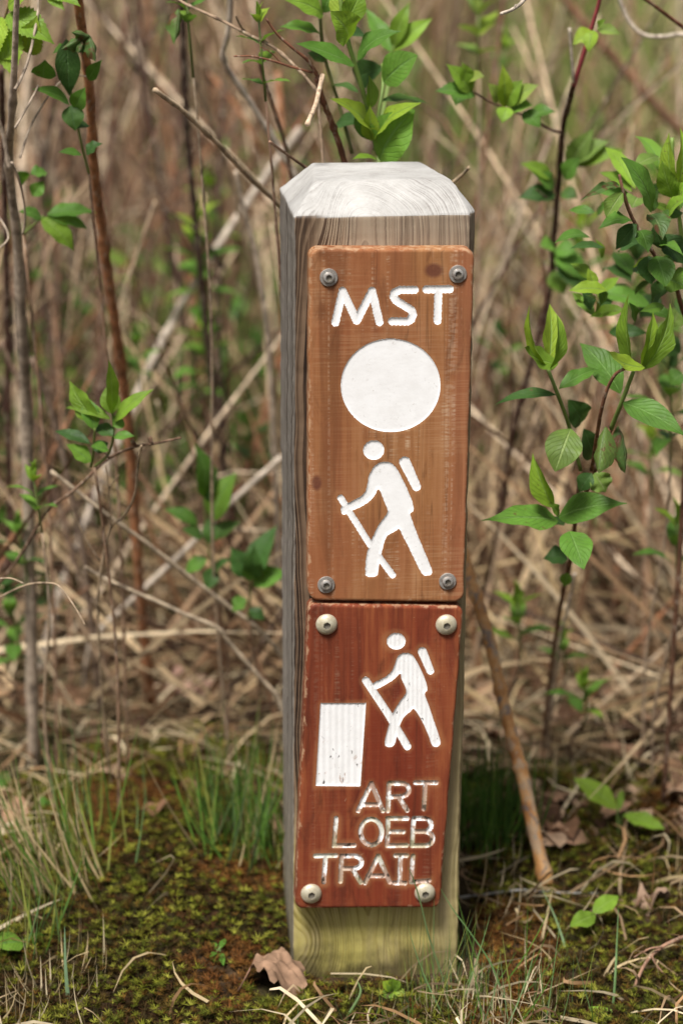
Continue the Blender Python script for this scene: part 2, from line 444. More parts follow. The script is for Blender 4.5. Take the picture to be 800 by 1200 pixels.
def mat_board(name, base, dark, pale, red, saw, seed):
    """wear: R = closeness to the board's edge, G = closeness to the routed work, B = knots"""
    k = N(name)
    o = k.mapped(k.obj(), (1, 1, 1), (seed, 0, seed))
    x, y, z = k.xyz(o)
    grain = k.noise(k.mapped(o, (150, 150, 5)), 1.0, 5, 0.62, 0.6)
    blot = k.noise(k.mapped(o, (22, 22, 8)), 1.0, 5, 0.6, 0.4)
    fine = k.noise(k.mapped(o, (900, 900, 30)), 1.0, 3, 0.6)
    v = k.math('ADD', k.math('MULTIPLY', grain, 0.55), k.math('MULTIPLY', blot, 0.45))
    col = k.ramp(v, [(0.3, dark), (0.5, base), (0.7, pale)])
    rd = k.rng(k.noise(k.mapped(o, (14, 14, 4), (4, 4, 4)), 1.0, 3, 0.55), 0.42, 0.66)
    col = k.mix(k.math('MULTIPLY', rd, 0.6), col, red)
    # saw marks: fine horizontal scratches over vertical streaks, worn paler in places
    lines = k.noise(k.mapped(o, (60, 60, 620)), 1.0, 2, 0.5)
    streak = k.rng(k.noise(k.mapped(o, (130, 130, 3.5), (2, 2, 8)), 1.0, 3, 0.55), 0.5, 0.68)
    where = k.rng(k.noise(k.mapped(o, (9, 9, 11), (1, 5, 3)), 1.0, 3, 0.55), 0.42, 0.62)
    sm = k.math('MULTIPLY', k.math('MULTIPLY', k.rng(lines, 0.46, 0.66), streak), where)
    col = k.mix(k.math('MULTIPLY', sm, saw), col, (0.60, 0.45, 0.30))
    ex = k.rng(k.math('ABSOLUTE', k.math('SUBTRACT', x, 0.077 + seed)), 0.026, 0.056)
    col2 = k.rng(k.noise(k.mapped(o, (260, 260, 2.5), (5, 1, 2)), 1.0, 2, 0.5), 0.54, 0.66)
    dash = k.rng(k.noise(k.mapped(o, (130, 130, 430), (1, 6, 2)), 1.0, 2, 0.5), 0.42, 0.6)
    col = k.mix(k.math('MULTIPLY', k.math('MULTIPLY', k.math('MULTIPLY', col2, dash), ex), saw * 0.42), col, (0.66, 0.50, 0.35))
    rx = k.math('MULTIPLY', k.rng(x, 0.115 + seed, 0.14 + seed), 0.4 * saw)
    col = k.mix(rx, col, (0.30, 0.105, 0.06))
    hat = k.math('MULTIPLY', k.rng(k.noise(k.mapped(o, (25, 25, 1100)), 1.0, 1, 0.5), 0.45, 0.62), k.rng(k.noise(k.mapped(o, (8, 8, 6), (9, 2, 6)), 1.0, 3, 0.6), 0.4, 0.62))
    col = k.mix(k.math('MULTIPLY', hat, 0.35 * saw), col, (0.50, 0.30, 0.16))
    st = k.rng(k.noise(k.mapped(o, (34, 34, 3.2), (2, 7, 1)), 1.0, 5, 0.62, 0.8), 0.52, 0.68)
    col = k.mix(k.math('MULTIPLY', st, 0.6), col, dark)
    crk = k.rng(k.math('ABSOLUTE', k.math('SUBTRACT', k.noise(k.mapped(o, (45, 45, 1.3), (3, 3, 7)), 1.0, 2, 0.5), 0.52)), 0.0, 0.006, 1, 0)
    col = k.mix(k.math('MULTIPLY', crk, 0.35), col, (0.04, 0.018, 0.01))
    col = k.mix(k.math('MULTIPLY', k.rng(fine, 0.6, 0.8), 0.25), col, (dark[0] * 0.6, dark[1] * 0.6, dark[2] * 0.6))
    dr = k.rng(k.noise(k.mapped(o, (48, 48, 12), (6, 3, 9)), 1.0, 6, 0.7, 1.2), 0.5, 0.72)
    col = k.mix(k.math('MULTIPLY', dr, 0.55), col, (dark[0] * 0.7, dark[1] * 0.7, dark[2] * 0.7))
    nick = k.rng(k.noise(k.mapped(o, (1, 1, 1.7), (2, 2, 5)), 190, 4, 0.7, 1.0), 0.69, 0.74)
    col = k.mix(k.math('MULTIPLY', nick, 0.55), col, (0.50, 0.33, 0.20))
    a = k.attr('wear')
    r, g, b = k.xyz(a['Color'])
    e = k.rng(k.math('ADD', r, k.math('MULTIPLY', k.math('SUBTRACT', k.noise(o, 160, 4, 0.6), 0.5), 1.7)), 0.84, 1.15)
    col = k.mix(k.math('MULTIPLY', e, 0.62), col, (0.46, 0.30, 0.18))
    col = k.mix(k.math('MULTIPLY', b, k.rng(k.noise(o, 150, 3, 0.6), 0.1, 0.6, 0.4, 0.85)), col, (0.11, 0.035, 0.022))
    halo = k.math('MULTIPLY', k.rng(k.math('ADD', g, k.math('MULTIPLY', k.math('SUBTRACT', blot, 0.5), 1.4)), 0.55, 1.05), 0.38)
    col = k.mix(halo, col, (0.40, 0.185, 0.075))
    m = k.done(col, k.rng(blot, 0.3, 0.7, 0.62, 0.82), 0.2)
    k.bump(k.math('ADD', k.math('MULTIPLY', grain, 0.6), k.math('MULTIPLY', lines, 0.3)), 0.35, 0.0008)
    return m
M['board_tan'] = mat_board('tan_sign_board', (0.30, 0.132, 0.05), (0.145, 0.053, 0.021), (0.43, 0.225, 0.105), (0.25, 0.075, 0.032), 0.75, 0.0)
M['board_red'] = mat_board('red_sign_board', (0.19, 0.042, 0.017), (0.07, 0.016, 0.009), (0.38, 0.125, 0.042), (0.18, 0.028, 0.012), 0.12, 3.7)

def mat_paint(name, chip, dirt):
    k = N(name)
    o = k.obj()
    col = k.ramp(k.noise(o, 70, 5, 0.6), [(0.3, (0.80, 0.79, 0.78)), (0.6, (0.86, 0.855, 0.85)), (0.8, (0.88, 0.88, 0.88))])
    sc = k.rng(k.noise(k.mapped(o, (1, 1, 1), (1, 2, 3)), 200, 4, 0.75, 1.6), 0.6, 0.7)
    col = k.mix(k.math('MULTIPLY', sc, 0.42), col, (0.42, 0.38, 0.33))
    if chip:
        lo = k.attr('tint')
        d = k.xyz(lo['Color'])[0]
        n1 = k.noise(k.mapped(o, (1, 1, 0.55)), 150, 4, 0.6, 0.3)
        a1 = k.rng(k.math('ADD', n1, k.math('MULTIPLY', d, 0.16)), 0.60 - chip * 0.09, 0.68 - chip * 0.09)
        col = k.mix(k.math('MULTIPLY', a1, 0.8), col, (0.33, 0.17, 0.09))
        n2 = k.noise(k.mapped(o, (1, 1, 0.5), (5, 3, 1)), 210, 3, 0.6, 0.4)
        a2 = k.rng(k.math('ADD', n2, k.math('MULTIPLY', d, dirt)), 0.665, 0.71)
        col = k.mix(k.math('MULTIPLY', a2, 0.92), col, (0.035, 0.024, 0.016))
        n3 = k.noise(o, 45, 3, 0.5)
        a3 = k.math('MULTIPLY', k.rng(n3, 0.42, 0.68), max(0, min(1, 0.5 * chip)))
        col = k.mix(a3, col, (0.42, 0.40, 0.25))
    m = k.done(col, 0.55, 0.35)
    k.bump(k.noise(o, 330, 4, 0.6), 0.25, 0.0006)
    return m
M['paint'] = mat_paint('white_paint', 0, 0)
M['paint_worn'] = mat_paint('worn_white_paint', -1.1, 0.06)
M['paint_flaking'] = mat_paint('flaking_white_paint', 1.35, 0.155)

def mat_metal(name, base, dark, metal, rough):
    k = N(name)
    o = k.obj()
    nz = k.noise(o, 240, 4, 0.65)
    col = k.ramp(nz, [(0.35, dark), (0.62, base)])
    m = k.done(col, k.rng(nz, 0.3, 0.7, rough + 0.2, rough), 0.5, metal)
    k.bump(nz, 0.2, 0.0004); return m
M['screw_grey'] = mat_metal('weathered_steel', (0.50, 0.48, 0.45), (0.27, 0.23, 0.20), 0.6, 0.36)
M['screw_cream'] = mat_metal('dull_zinc', (0.60, 0.55, 0.42), (0.44, 0.38, 0.26), 0.35, 0.36)
M['socket'] = mat_metal('socket_recess', (0.22, 0.20, 0.16), (0.12, 0.10, 0.08), 0.4, 0.45)

# ------------------------------------------------------------------ ground
def make_ground():
    xs = sorted(set([round(v, 4) for v in np.concatenate([np.linspace(-1.2, 1.4, 105), np.linspace(-8, 8, 41), np.linspace(-150, 150, 21)])]))
    ys = sorted(set([round(v, 4) for v in np.concatenate([np.linspace(-0.6, 2.2, 113), np.linspace(-6, 14, 51), np.linspace(-120, 300, 22)])]))
    nx, ny = len(xs), len(ys)
    vv = [(x, y, hgt(x, min(y, 40))) for y in ys for x in xs]
    ff = [(j * nx + i, j * nx + i + 1, (j + 1) * nx + i + 1, (j + 1) * nx + i) for j in range(ny - 1) for i in range(nx - 1)]
    b = MB(); b.add(vv, ff)
    tag(b.build('ground', M['ground']), 'brown leaf mould ground under the dry brush', 'ground', kind='structure')
make_ground()

# ------------------------------------------------------------------ the marker post
YAW = R(6)
NRM = Vector((math.sin(YAW), -math.cos(YAW), 0))
EX = Vector((math.cos(YAW), math.sin(YAW), 0))
def FP(u, v, off=0.0):
    """the point on the plane of the post's front, off metres in front of it, at photo pixel (u, v)"""
    d = ray(u, v)
    return CAM + d * ((NRM * off - CAM).dot(NRM) / d.dot(NRM))
post = empty('trail_marker_post', (0, 0, 0), YAW)
tag(post, 'square weathered wooden trail post with two routed brown signs screwed on its front', 'trail marker')
INV = Matrix.Rotation(YAW, 4, 'Z').inverted()

def make_post_body():
    dep = 0.144
    tl = INV @ FP(345, 254); tr = INV @ FP(550, 254); br = INV @ FP(535, 1150)
    zt = tl.z; xl0, xl1 = 0.0, tl.x
    e = 0.0065                                # the worn front right arris
    def ring(z, t, wv):
        x0 = xl0 + (xl1 - xl0) * t + wv[0]; x1 = br.x + (tr.x - br.x) * t + wv[1]
        back = 0.985 + 0.015 * t
        q = e * (0.3 + 0.7 * t)
        return [(x0, 0.0, z), (x1, 0.0, z), (x1 + q, 0.013, z), (x1 + q - 0.002, dep, z), (x0 + 0.004 * (1 - t), dep * back, z)]
    vs_, fs = [], []
    n = 40
    for i in range(n + 1):
        t = i / n
        z = -0.12 + (zt + 0.12) * t
        wv = (mnoise.noise(Vector((z * 14, 0, 1))) * 0.0009, mnoise.noise(Vector((z * 11, 3, 1))) * 0.0011)
        vs_ += ring(z, max(0, z) / zt, wv)
    for i in range(n):
        for k in range(5):
            k2 = (k + 1) % 5
            fs.append((i * 5 + k, i * 5 + k2, (i + 1) * 5 + k2, (i + 1) * 5 + k))
    # bevelled top
    o = n * 5
    th = 0.0225
    x0 = vs_[o][0]; x1 = vs_[o + 1][0]
    b = len(vs_)
    vs_ += [(x0 + 0.019, 0.034, zt + th), (x1 - 0.010, 0.034, zt + th), (x1 - 0.022, dep - 0.012, zt + th), (x0 + 0.027, dep - 0.012, zt + th)]
    A = [o, o + 1, o + 2, o + 3, o + 4]
    fs += [(A[0], A[1], b + 1, b), (A[1], A[2], b + 1), (A[2], A[3], b + 2, b + 1), (A[3], A[4], b + 3, b + 2), (A[4], A[0], b, b + 3), (b, b + 1, b + 2, b + 3)]
    fs.append((4, 3, 2, 1, 0))
    m = MB(); m.add(vs_, fs)
    ob = m.build('post', M['post'], post, smooth=True)
    bv = ob.modifiers.new('bevel', 'BEVEL'); bv.width = 0.0018; bv.segments = 3; bv.harden_normals = False; bv.limit_method = 'ANGLE'; bv.angle_limit = R(18)
    sb = ob.modifiers.new('subdivide', 'SUBSURF'); sb.subdivision_type = 'SIMPLE'; sb.levels = 3; sb.render_levels = 3
    tx = bpy.data.textures.new('weathering', 'CLOUDS'); tx.noise_scale = 0.012; tx.noise_depth = 3
    dp = ob.modifiers.new('weathering', 'DISPLACE'); dp.texture = tx; dp.texture_coords = 'LOCAL'; dp.strength = 0.0022; dp.mid_level = 0.5
    return ob
make_post_body()

# --- routed boards: a fine height grid cut by distance fields
def sd_caps(X, Y, a, b, r, r2=None):
    ax, ay = a; bx, by = b
    dx, dy = bx - ax, by - ay
    h = np.clip(((X - ax) * dx + (Y - ay) * dy) / max(dx * dx + dy * dy, 1e-9), 0, 1)
    rr = r if r2 is None else r + (r2 - r) * h
    return np.hypot(X - ax - dx * h, Y - ay - dy * h) - rr
def sd_line(X, Y, pts, r):
    d = np.full(X.shape, 1e9)
    for a, b in zip(pts[:-1], pts[1:]): d = np.minimum(d, sd_caps(X, Y, a, b, r))
    return d
def sd_ell(X, Y, c, rx, ry):
    k = np.hypot((X - c[0]) / rx, (Y - c[1]) / ry)
    return (k - 1) * min(rx, ry)
def sd_poly(X, Y, pts):
    d = np.full(X.shape, 1e18); inside = np.zeros(X.shape, bool)
    n = len(pts)
    for i in range(n):
        ax, ay = pts[i]; bx, by = pts[(i + 1) % n]
        ex, ey = bx - ax, by - ay
        wx, wy = X - ax, Y - ay
        h = np.clip((wx * ex + wy * ey) / max(ex * ex + ey * ey, 1e-9), 0, 1)
        d = np.minimum(d, (wx - ex * h) ** 2 + (wy - ey * h) ** 2)
        c = ((ay <= Y) & (by > Y)) | ((by <= Y) & (ay > Y))
        with np.errstate(divide='ignore', invalid='ignore'):
            xi = ax + (Y - ay) / (by - ay if by != ay else 1e-9) * ex
        inside ^= c & (X < xi)
    d = np.sqrt(d)
    return np.where(inside, -d, d)
def spline(pts, per=6, closed=True):
    P_ = [np.array(p, float) for p in pts]; n = len(P_); out = []
    for i in range(n):
        p0, p1, p2, p3 = P_[(i - 1) % n], P_[i], P_[(i + 1) % n], P_[(i + 2) % n]
        for k in range(per):
            t = k / per
            out.append(tuple(0.5 * (2 * p1 + (p2 - p0) * t + (2 * p0 - 5 * p1 + 4 * p2 - p3) * t * t + (3 * p1 - p0 - 3 * p2 + p3) * t ** 3)))
    return out

def make_board(quad, round_px, thick, works, bmat, stains=(), step=0.7, tint_low=None):
    """quad: corners in photo pixels; works: (name, sdf function, depth in metres, wall in px, material, ripple)"""
    q = np.array(quad, float)
    u0, v0 = q.min(0) - 2; u1, v1 = q.max(0) + 2
    us = np.arange(u0, u1, step); vs_ = np.arange(v0, v1, step)
    U, V = np.meshgrid(us, vs_)
    cen = q.mean(0)
    qi = [tuple(p + (cen - p) / np.abs(cen - p) * round_px) for p in q]
    def outline(X, Y):
        wv = 0.5 * np.sin(Y * 0.11) * np.sin(Y * 0.037 + X * 0.02)
        return sd_poly(X, Y, qi) - round_px + wv
    fields = [('edge', outline)] + [(wk[0], wk[1]) for wk in works]
    # pull grid vertices onto the outlines so that the cut edges come out smooth
    for _ in range(2):
        for nm, fn in fields:
            d = fn(U, V)
            gx = (fn(U + 0.05, V) - d) / 0.05; gy = (fn(U, V + 0.05) - d) / 0.05
            g2 = np.maximum(gx * gx + gy * gy, 0.2)
            near = np.abs(d) / np.sqrt(g2) < 0.62 * step
            U = np.where(near, U - d * gx / g2, U); V = np.where(near, V - d * gy / g2, V)
    dep = np.zeros(U.shape)
    edge = outline(U, V)
    t = np.clip(1 + edge / 4.0, 0, 1)
    dep += 0.0022 * (1 - np.sqrt(np.maximum(0, 1 - t * t)))
    sds = []
    for nm, fn, dm, wall, mt, rip in works:
        d = fn(U, V); sds.append(d)
        s = np.clip(-d / wall, 0, 1)
        prof = np.sqrt(np.maximum(0, 1 - (1 - s) ** 2))
        g = dm * prof
        if rip: g = g + s * 0.00012 * np.sin(U * 2 * math.pi / rip)
        dep = np.where(d < 0, g + 0.0, dep)
        lip = np.exp(-np.clip(d, 0, 50) / 0.8) * (d >= 0)
        dep += 0.00025 * lip
    # unproject
    Rx = (U - 400) / F_PX; Ry = -(V - 600) / F_PX
    dirs = np.stack([Rx, FW.y + UP.y * Ry, FW.z + UP.z * Ry], -1)
    n = np.array(NRM); c = np.array(CAM)
    tt = ((n * thick - c) @ n) / (dirs @ n)
    Wd = c + dirs * tt[..., None]
    Wd = Wd - n * dep[..., None]
    A = np.array(INV.to_3x3())
    Lc = Wd @ A.T
    h, wd = U.shape
    idx = np.arange(h * wd).reshape(h, wd)
    F = np.stack([idx[:-1, :-1], idx[1:, :-1], idx[1:, 1:], idx[:-1, 1:]], -1).reshape(-1, 4)
    def fc(a): return a.reshape(-1)[F].mean(1)
    keep = fc(edge) < 0
    owner = np.zeros(len(F), int)
    for i, d in enumerate(sds): owner[(fc(d) < 0)] = i + 1
    near = np.min(np.stack(sds), 0)
    stain = np.zeros(U.shape)
    for (cx, cy, rx, ry) in stains:
        k = np.hypot((U - cx) / rx, (V - cy) / ry)
        stain = np.maximum(stain, np.clip((1.2 - k) / 0.5, 0, 1))
    wear = np.stack([np.clip(1 + edge / 12, 0, 1), np.clip(1 - near / 14, 0, 1), stain, np.ones(U.shape)], -1).reshape(-1, 4)
    LV = Lc.reshape(-1, 3)
    board = None
    for i in range(len(works) + 1):
        fsel = F[keep & (owner == i)]
        used, invx = np.unique(fsel, return_inverse=True)
        fl = invx.reshape(-1, 4)
        vv = LV[used]; wr = wear[used]
        faces = fl.tolist()
        vlist = vv.tolist()
        if i == 0:
            # sides and back: follow the outer boundary edges back to the post
            e = np.concatenate([fl[:, [0, 1]], fl[:, [1, 2]], fl[:, [2, 3]], fl[:, [3, 0]]])
            key = np.sort(e, 1)
            kk = key[:, 0].astype(np.int64) * (len(used) + 1) + key[:, 1]
            uq, fi, ct = np.unique(kk, return_index=True, return_counts=True)
            be = e[fi[ct == 1]]
            ed = edge.reshape(-1)[used]
            be = be[(np.abs(ed[be[:, 0]]) < 1.0) & (np.abs(ed[be[:, 1]]) < 1.0)]
            bidx = {}
            for a in np.unique(be):
                bidx[int(a)] = len(vlist)
                p = vv[a]
                vlist.append([float(p[0]), 0.0007, float(p[2])])
            for a, b_ in be: faces.append([int(b_), int(a), bidx[int(a)], bidx[int(b_)]])
            wr = np.concatenate([wr, np.array([[0.85, 0, 0, 1]] * len(bidx))])
        me = bpy.data.meshes.new('sign_board' if i == 0 else works[i - 1][0])
        me.from_pydata(vlist, [], faces)
        me.materials.append(bmat if i == 0 else works[i - 1][4])
        me.polygons.foreach_set('use_smooth', [True] * len(faces))
        ca = me.color_attributes.new('wear', 'FLOAT_COLOR', 'POINT'); ca.data.foreach_set('color', wr.astype(np.float32).ravel())
        if i:
            # dirt gathers at the lower end of the routed work
            lo = np.clip((V.reshape(-1)[used] - V.reshape(-1)[used].min()) / max(1, np.ptp(V.reshape(-1)[used])), 0, 1)
            if tint_low: lo = tint_low(works[i - 1][0], U.reshape(-1)[used], V.reshape(-1)[used], lo)
            cl = np.stack([lo, lo, lo, np.ones(len(lo))], -1).astype(np.float32)
            ca = me.color_attributes.new('tint', 'FLOAT_COLOR', 'POINT'); ca.data.foreach_set('color', cl.ravel())
        me.update()
        ob = bpy.data.objects.new(me.name, me)
        COL.objects.link(ob)
        if i == 0: ob.parent = post; board = ob
        else: ob.parent = board
        if i == 0: mod = ob.modifiers.new('normals', 'EDGE_SPLIT'); mod.split_angle = R(50)
    return board

c2 = lambda p: (320 + p[0] / 3.077, 440 + p[1] / 3.079)
c3 = lambda p: (320 + p[0] / 3.077, 690 + p[1] / 3.077)
c5 = lambda p: (380 + p[0] / 4.706, 320 + p[1] / 4.706)
c6 = lambda p: (340 + p[0] / 4.0, 900 + p[1] / 4.0)

def mst(X, Y):
    r = 4.7
    d = sd_line(X, Y, [c5(p) for p in [(60, 272), (100, 98), (178, 262), (262, 98), (303, 270)]], r)
    d = np.minimum(d, sd_line(X, Y, [c5(p) for p in [(497, 92), (415, 92), (385, 108), (380, 128), (395, 152), (478, 203), (488, 228), (476, 256), (455, 267), (372, 265)]], r))
    d = np.minimum(d, sd_line(X, Y, [c5(p) for p in [(562, 90), (690, 88)]], r))
    d = np.minimum(d, sd_line(X, Y, [c5(p) for p in [(628, 90), (622, 262)]], r))
    return d + 0.35 * np.sin(X * 1.3 + Y * 0.4) * np.sin(Y * 1.1)
def disc(X, Y): return sd_ell(X, Y, (457.5, 451.5), 58.3, 54.8)
H1 = spline([c2(p) for p in [(345, 362), (362, 330), (385, 314), (415, 312), (440, 330), (465, 372), (488, 422), (503, 462), (505, 488), (494, 499),
    (503, 530), (522, 580), (547, 640), (571, 700), (568, 718), (550, 722), (535, 713), (513, 672), (488, 620), (465, 575), (453, 554), (440, 562), (410, 580), (396, 618), (382, 680), (376, 718),
    (358, 727), (335, 723), (332, 700), (336, 650), (352, 598), (378, 543), (408, 500), (411, 482), (397, 447), (386, 418), (377, 412), (362, 438), (330, 466), (280, 490), (255, 503), (244, 490), (250, 470), (290, 450), (325, 428), (338, 400)]])
def hiker1(X, Y):
    d = sd_poly(X, Y, H1)
    d = np.minimum(d, sd_ell(X, Y, c2((362, 269)), 12.3, 11.5))
    d = np.minimum(d, sd_caps(X, Y, c2((474, 312)), c2((516, 401)), 6.6, 5.2))
    d = np.minimum(d, sd_line(X, Y, [c2(p) for p in [(243, 442), (300, 533), (350, 612), (430, 720)]], 3.9))
    return d + 0.25 * np.sin(X * 0.9) * np.sin(Y * 0.8)
H2 = spline([c3(p) for p in [(437, 275), (450, 242), (475, 231), (500, 238), (517, 262), (536, 300), (552, 342), (555, 366), (546, 380),
    (560, 420), (580, 480), (600, 540), (601, 560), (588, 570), (572, 563), (558, 525), (535, 475), (508, 434), (495, 442), (472, 462), (457, 490), (446, 530), (437, 560), (424, 570), (405, 566), (403, 545), (414, 500), (430, 450), (455, 408), (478, 376), (475, 352), (462, 325), (457, 306),
    (430, 330), (372, 362), (355, 352), (360, 340), (400, 320), (426, 298)]])
def hiker2(X, Y):
    d = sd_poly(X, Y, H2)
    d = np.minimum(d, sd_ell(X, Y, c3((443, 189)), 11.0, 9.8))
    d = np.minimum(d, sd_caps(X, Y, c3((537, 226)), c3((566, 296)), 5.2, 4.4))
    d = np.minimum(d, sd_line(X, Y, [c3(p) for p in [(334, 331), (410, 445), (483, 568)]], 4.5))
    return d
def block(X, Y): return sd_poly(X, Y, [c3(p) for p in [(173, 414), (332, 414), (312, 710), (156, 708)]]) - 0.8
def arc(c, rx, ry, a0, a1, n=8): return [(c[0] + rx * math.cos(R(a0 + (a1 - a0) * i / n)), c[1] + ry * math.sin(R(a0 + (a1 - a0) * i / n))) for i in range(n + 1)]
WORD = {
 'art': [[(318, 200), (380, 72), (434, 200)], [(345, 172), (420, 172)], [(462, 72), (457, 200)], [(462, 72), (520, 72)] + arc((520, 102), 36, 31, -90, 90) + [(462, 136)], [(508, 137), (548, 198)], [(586, 68), (684, 68)], [(632, 68), (625, 192)]],
 'loeb': [[(215, 236), (205, 364), (300, 362)], arc((379, 300), 50, 61, 0, 360, 20), [(458, 236), (454, 364)], [(456, 236), (548, 236)], [(456, 299), (530, 299)], [(455, 364), (544, 362)],
          [(578, 236), (570, 364)], [(578, 236), (630, 236)] + arc((630, 267), 30, 30, -90, 90) + [(576, 298)], [(630, 298)] + arc((635, 331), 32, 32, -90, 90) + [(570, 364)]],
 'trail': [[(118, 412), (216, 410)], [(166, 412), (156, 535)], [(241, 412), (235, 532)], [(241, 412), (300, 412)] + arc((300, 441), 34, 29, -90, 90) + [(240, 471)], [(290, 472), (330, 536)],
           [(350, 538), (412, 412), (466, 535)], [(378, 505), (445, 505)], [(516, 410), (512, 537)], [(494, 410), (545, 410)], [(486, 538), (538, 539)], [(574, 412), (566, 535), (650, 527)]],
}
def word(key):
    def fn(X, Y):
        d = np.full(X.shape, 1e9)
        for st in WORD[key]: d = np.minimum(d, sd_line(X, Y, [c6(p) for p in st], 2.8))
        return d + 0.15 * np.sin(X * 1.7) * np.sin(Y * 1.5)
    return fn
TH1, TH2 = 0.0165, 0.0175
board1 = make_board([(362.5, 292), (555.5, 291.5), (543.5, 705.5), (361, 704.5)], 12, TH1,
    [('lettering', mst, 0.0011, 4.4, M['paint'], 0), ('painted_disc', disc, 0.0008, 2.6, M['paint'], 0), ('hiker_symbol', hiker1, 0.0010, 4.2, M['paint'], 0)],
    M['board_tan'], [(508, 317, 11, 8.5), (371, 566, 6, 9)])
board1['label'] = 'orange brown board with white disc and walking figure'
def low_words(name, u, v, lo):
    if name != 'lettering': return lo * lo * 0.6
    out = np.zeros(len(v))
    for a, b in ((914, 952), (956, 993), (1000, 1037)):
        s = (v >= a) & (v <= b)
        q = (v[s] - a) / (b - a)
        rr = np.clip((u[s] - 380) / 130, 0, 1)
        out[s] = np.clip(q * q * 1.05 + (q < 0.14) * 0.65 * rr, 0, 1)
    return out
def words_all(X, Y): return np.minimum(np.minimum(word('art')(X, Y), word('loeb')(X, Y)), word('trail')(X, Y))
board2 = make_board([(361.5, 708), (542.5, 711), (515.8, 1064.5), (346, 1065)], 9, TH2,
    [('lettering', words_all, 0.0014, 2.3, M['paint_flaking'], 0), ('painted_block', block, 0.0009, 2.2, M['paint_worn'], 7.3), ('hiker_symbol', hiker2, 0.0010, 3.6, M['paint_worn'], 5.2)],
    M['board_red'], (), 0.7, low_words)
board2['label'] = 'reddish brown board with white block and routed trail name'

def screw(u, v, r_px, off, board, dome, mat, hexr):
    """button head screw: turned profile with a six-sided socket"""
    r = r_px / F_PX * 1.93
    c = FP(u, v, off)
    n = NRM; ex = EX; ez = n.cross(ex) * -1
    prof = []
    if dome:
        h = r * 0.5
        for i in range(9):
            a = i / 8 * math.pi / 2
            prof.append((r * math.cos(a) * (1 if i else 1), 0.0004 + h * math.sin(a)))
        prof = [p for p in prof if p[0] > hexr * r * 1.25] + [(hexr * r * 1.2, 0.0004 + h * 0.97)]
        prof = [(r * 1.01, -0.001)] + prof
    else:
        prof = [(r, -0.001), (r, 0.0009), (r * 0.96, 0.0013), (r * 0.68, 0.0014), (r * 0.66, 0.0011), (r * 0.63, 0.0022), (r * 0.56, 0.0033), (r * 0.44, 0.0037)]
        hexr = 0.36
    m = MB()
    seg = 30
    rings = []
    for (pr, ph) in prof:
        rings.append([c + (ex * math.cos(2 * math.pi * k / seg) + ez * math.sin(2 * math.pi * k / seg)) * pr + n * ph for k in range(seg)])
    lip = prof[-1][1]
    def hexring(rad, ph):
        out = []
        for k in range(seg):
            a = 2 * math.pi * k / seg
            s = (a + 0.4) % (math.pi / 3) - math.pi / 6
            rr = rad * math.cos(math.pi / 6) / math.cos(s)
            out.append(c + (ex * math.cos(a) + ez * math.sin(a)) * rr + n * ph)
        return out
    rings.append(hexring(hexr * r * 1.05, lip))
    verts = [p for rg in rings for p in rg]
    nr = len(rings)
    fs = [(i * seg + k, i * seg + (k + 1) % seg, (i + 1) * seg + (k + 1) % seg, (i + 1) * seg + k) for i in range(nr - 1) for k in range(seg)]
    m.add(verts, fs)
    sk = hexring(hexr * r * 1.05, lip) + hexring(hexr * r * 0.95, lip - 0.0013) + hexring(0.0001, lip - 0.0016)
    m.add(sk, [(i * seg + k, i * seg + (k + 1) % seg, (i + 1) * seg + (k + 1) % seg, (i + 1) * seg + k) for i in range(2) for k in range(seg)], mi=1)
    ob = m.build('screw', [mat, M['socket']], board, inv=INV)
    md = ob.modifiers.new('split', 'EDGE_SPLIT'); md.split_angle = R(40)
for u, v in ((385, 325), (536, 321), (382, 685), (524, 681)): screw(u, v, 10.2, TH1, board1, False, M['screw_grey'], 0.3)
for u, v in ((382.5, 731.5), (522.5, 732), (364.5, 1047), (497.5, 1046)): screw(u, v, 12.7, TH2, board2, True, M['screw_cream'], 0.34)

# ------------------------------------------------------------------ leaves and plants
def leaf_mesh(base, tip, width, nrm, droop=0.12, fold=0.25, wave=0.05, serr=0.0, curl=0.0, sh=0.42, nu=12, nv=6, twist=0.0):
    base = Vector(base); tip = Vector(tip)
    ax = tip - base; L = ax.length
    if L < 1e-6: L = 1e-6
    a = ax.normalized()
    nrm = Vector(nrm); nrm = nrm - a * nrm.dot(a)
    if nrm.length < 1e-3: nrm = a.orthogonal()
    nrm.normalize()
    sd_ = a.cross(nrm)
    vs_, uv = [], []
    ph = random.random() * 6.28
    if serr: nu = 26
    pk = sh ** 0.9 * (1 - sh) ** (0.9 * (1 - sh) / sh)
    for i in range(nu + 1):
        t = i / nu
        wt = (max(t, 0.0) ** 0.9 * (1 - t) ** (0.9 * (1 - sh) / sh)) / pk * 0.5 * width
        if serr: wt *= 1 + serr * (1 if i % 2 else -0.6)
        wt = max(wt, width * 0.012)
        tw = twist * (t - 0.3)
        n2 = nrm * math.cos(tw) + sd_ * math.sin(tw); s2 = sd_ * math.cos(tw) - nrm * math.sin(tw)
        c = base + ax * t + nrm * (droop * L * 4 * t * (1 - t))
        for j in range(nv + 1):
            x = -1 + 2 * j / nv
            z = fold * abs(x) * wt * (1 + curl * abs(x)) + wave * wt * math.sin(t * 15 + ph + x * 2.5) * abs(x) ** 1.5 + 0.02 * wt * math.sin(9 * t * 6.28) * (1 - abs(x))
            lat = x * (1 - 0.5 * curl * abs(x) * 0.6)
            vs_.append(c + s2 * (lat * wt) + n2 * z); uv.append((0.5 + 0.5 * x, t))
    q = nv + 1
    fs = [(i * q + j, i * q + j + 1, (i + 1) * q + j + 1, (i + 1) * q + j) for i in range(nu) for j in range(nv)]
    return vs_, fs, uv

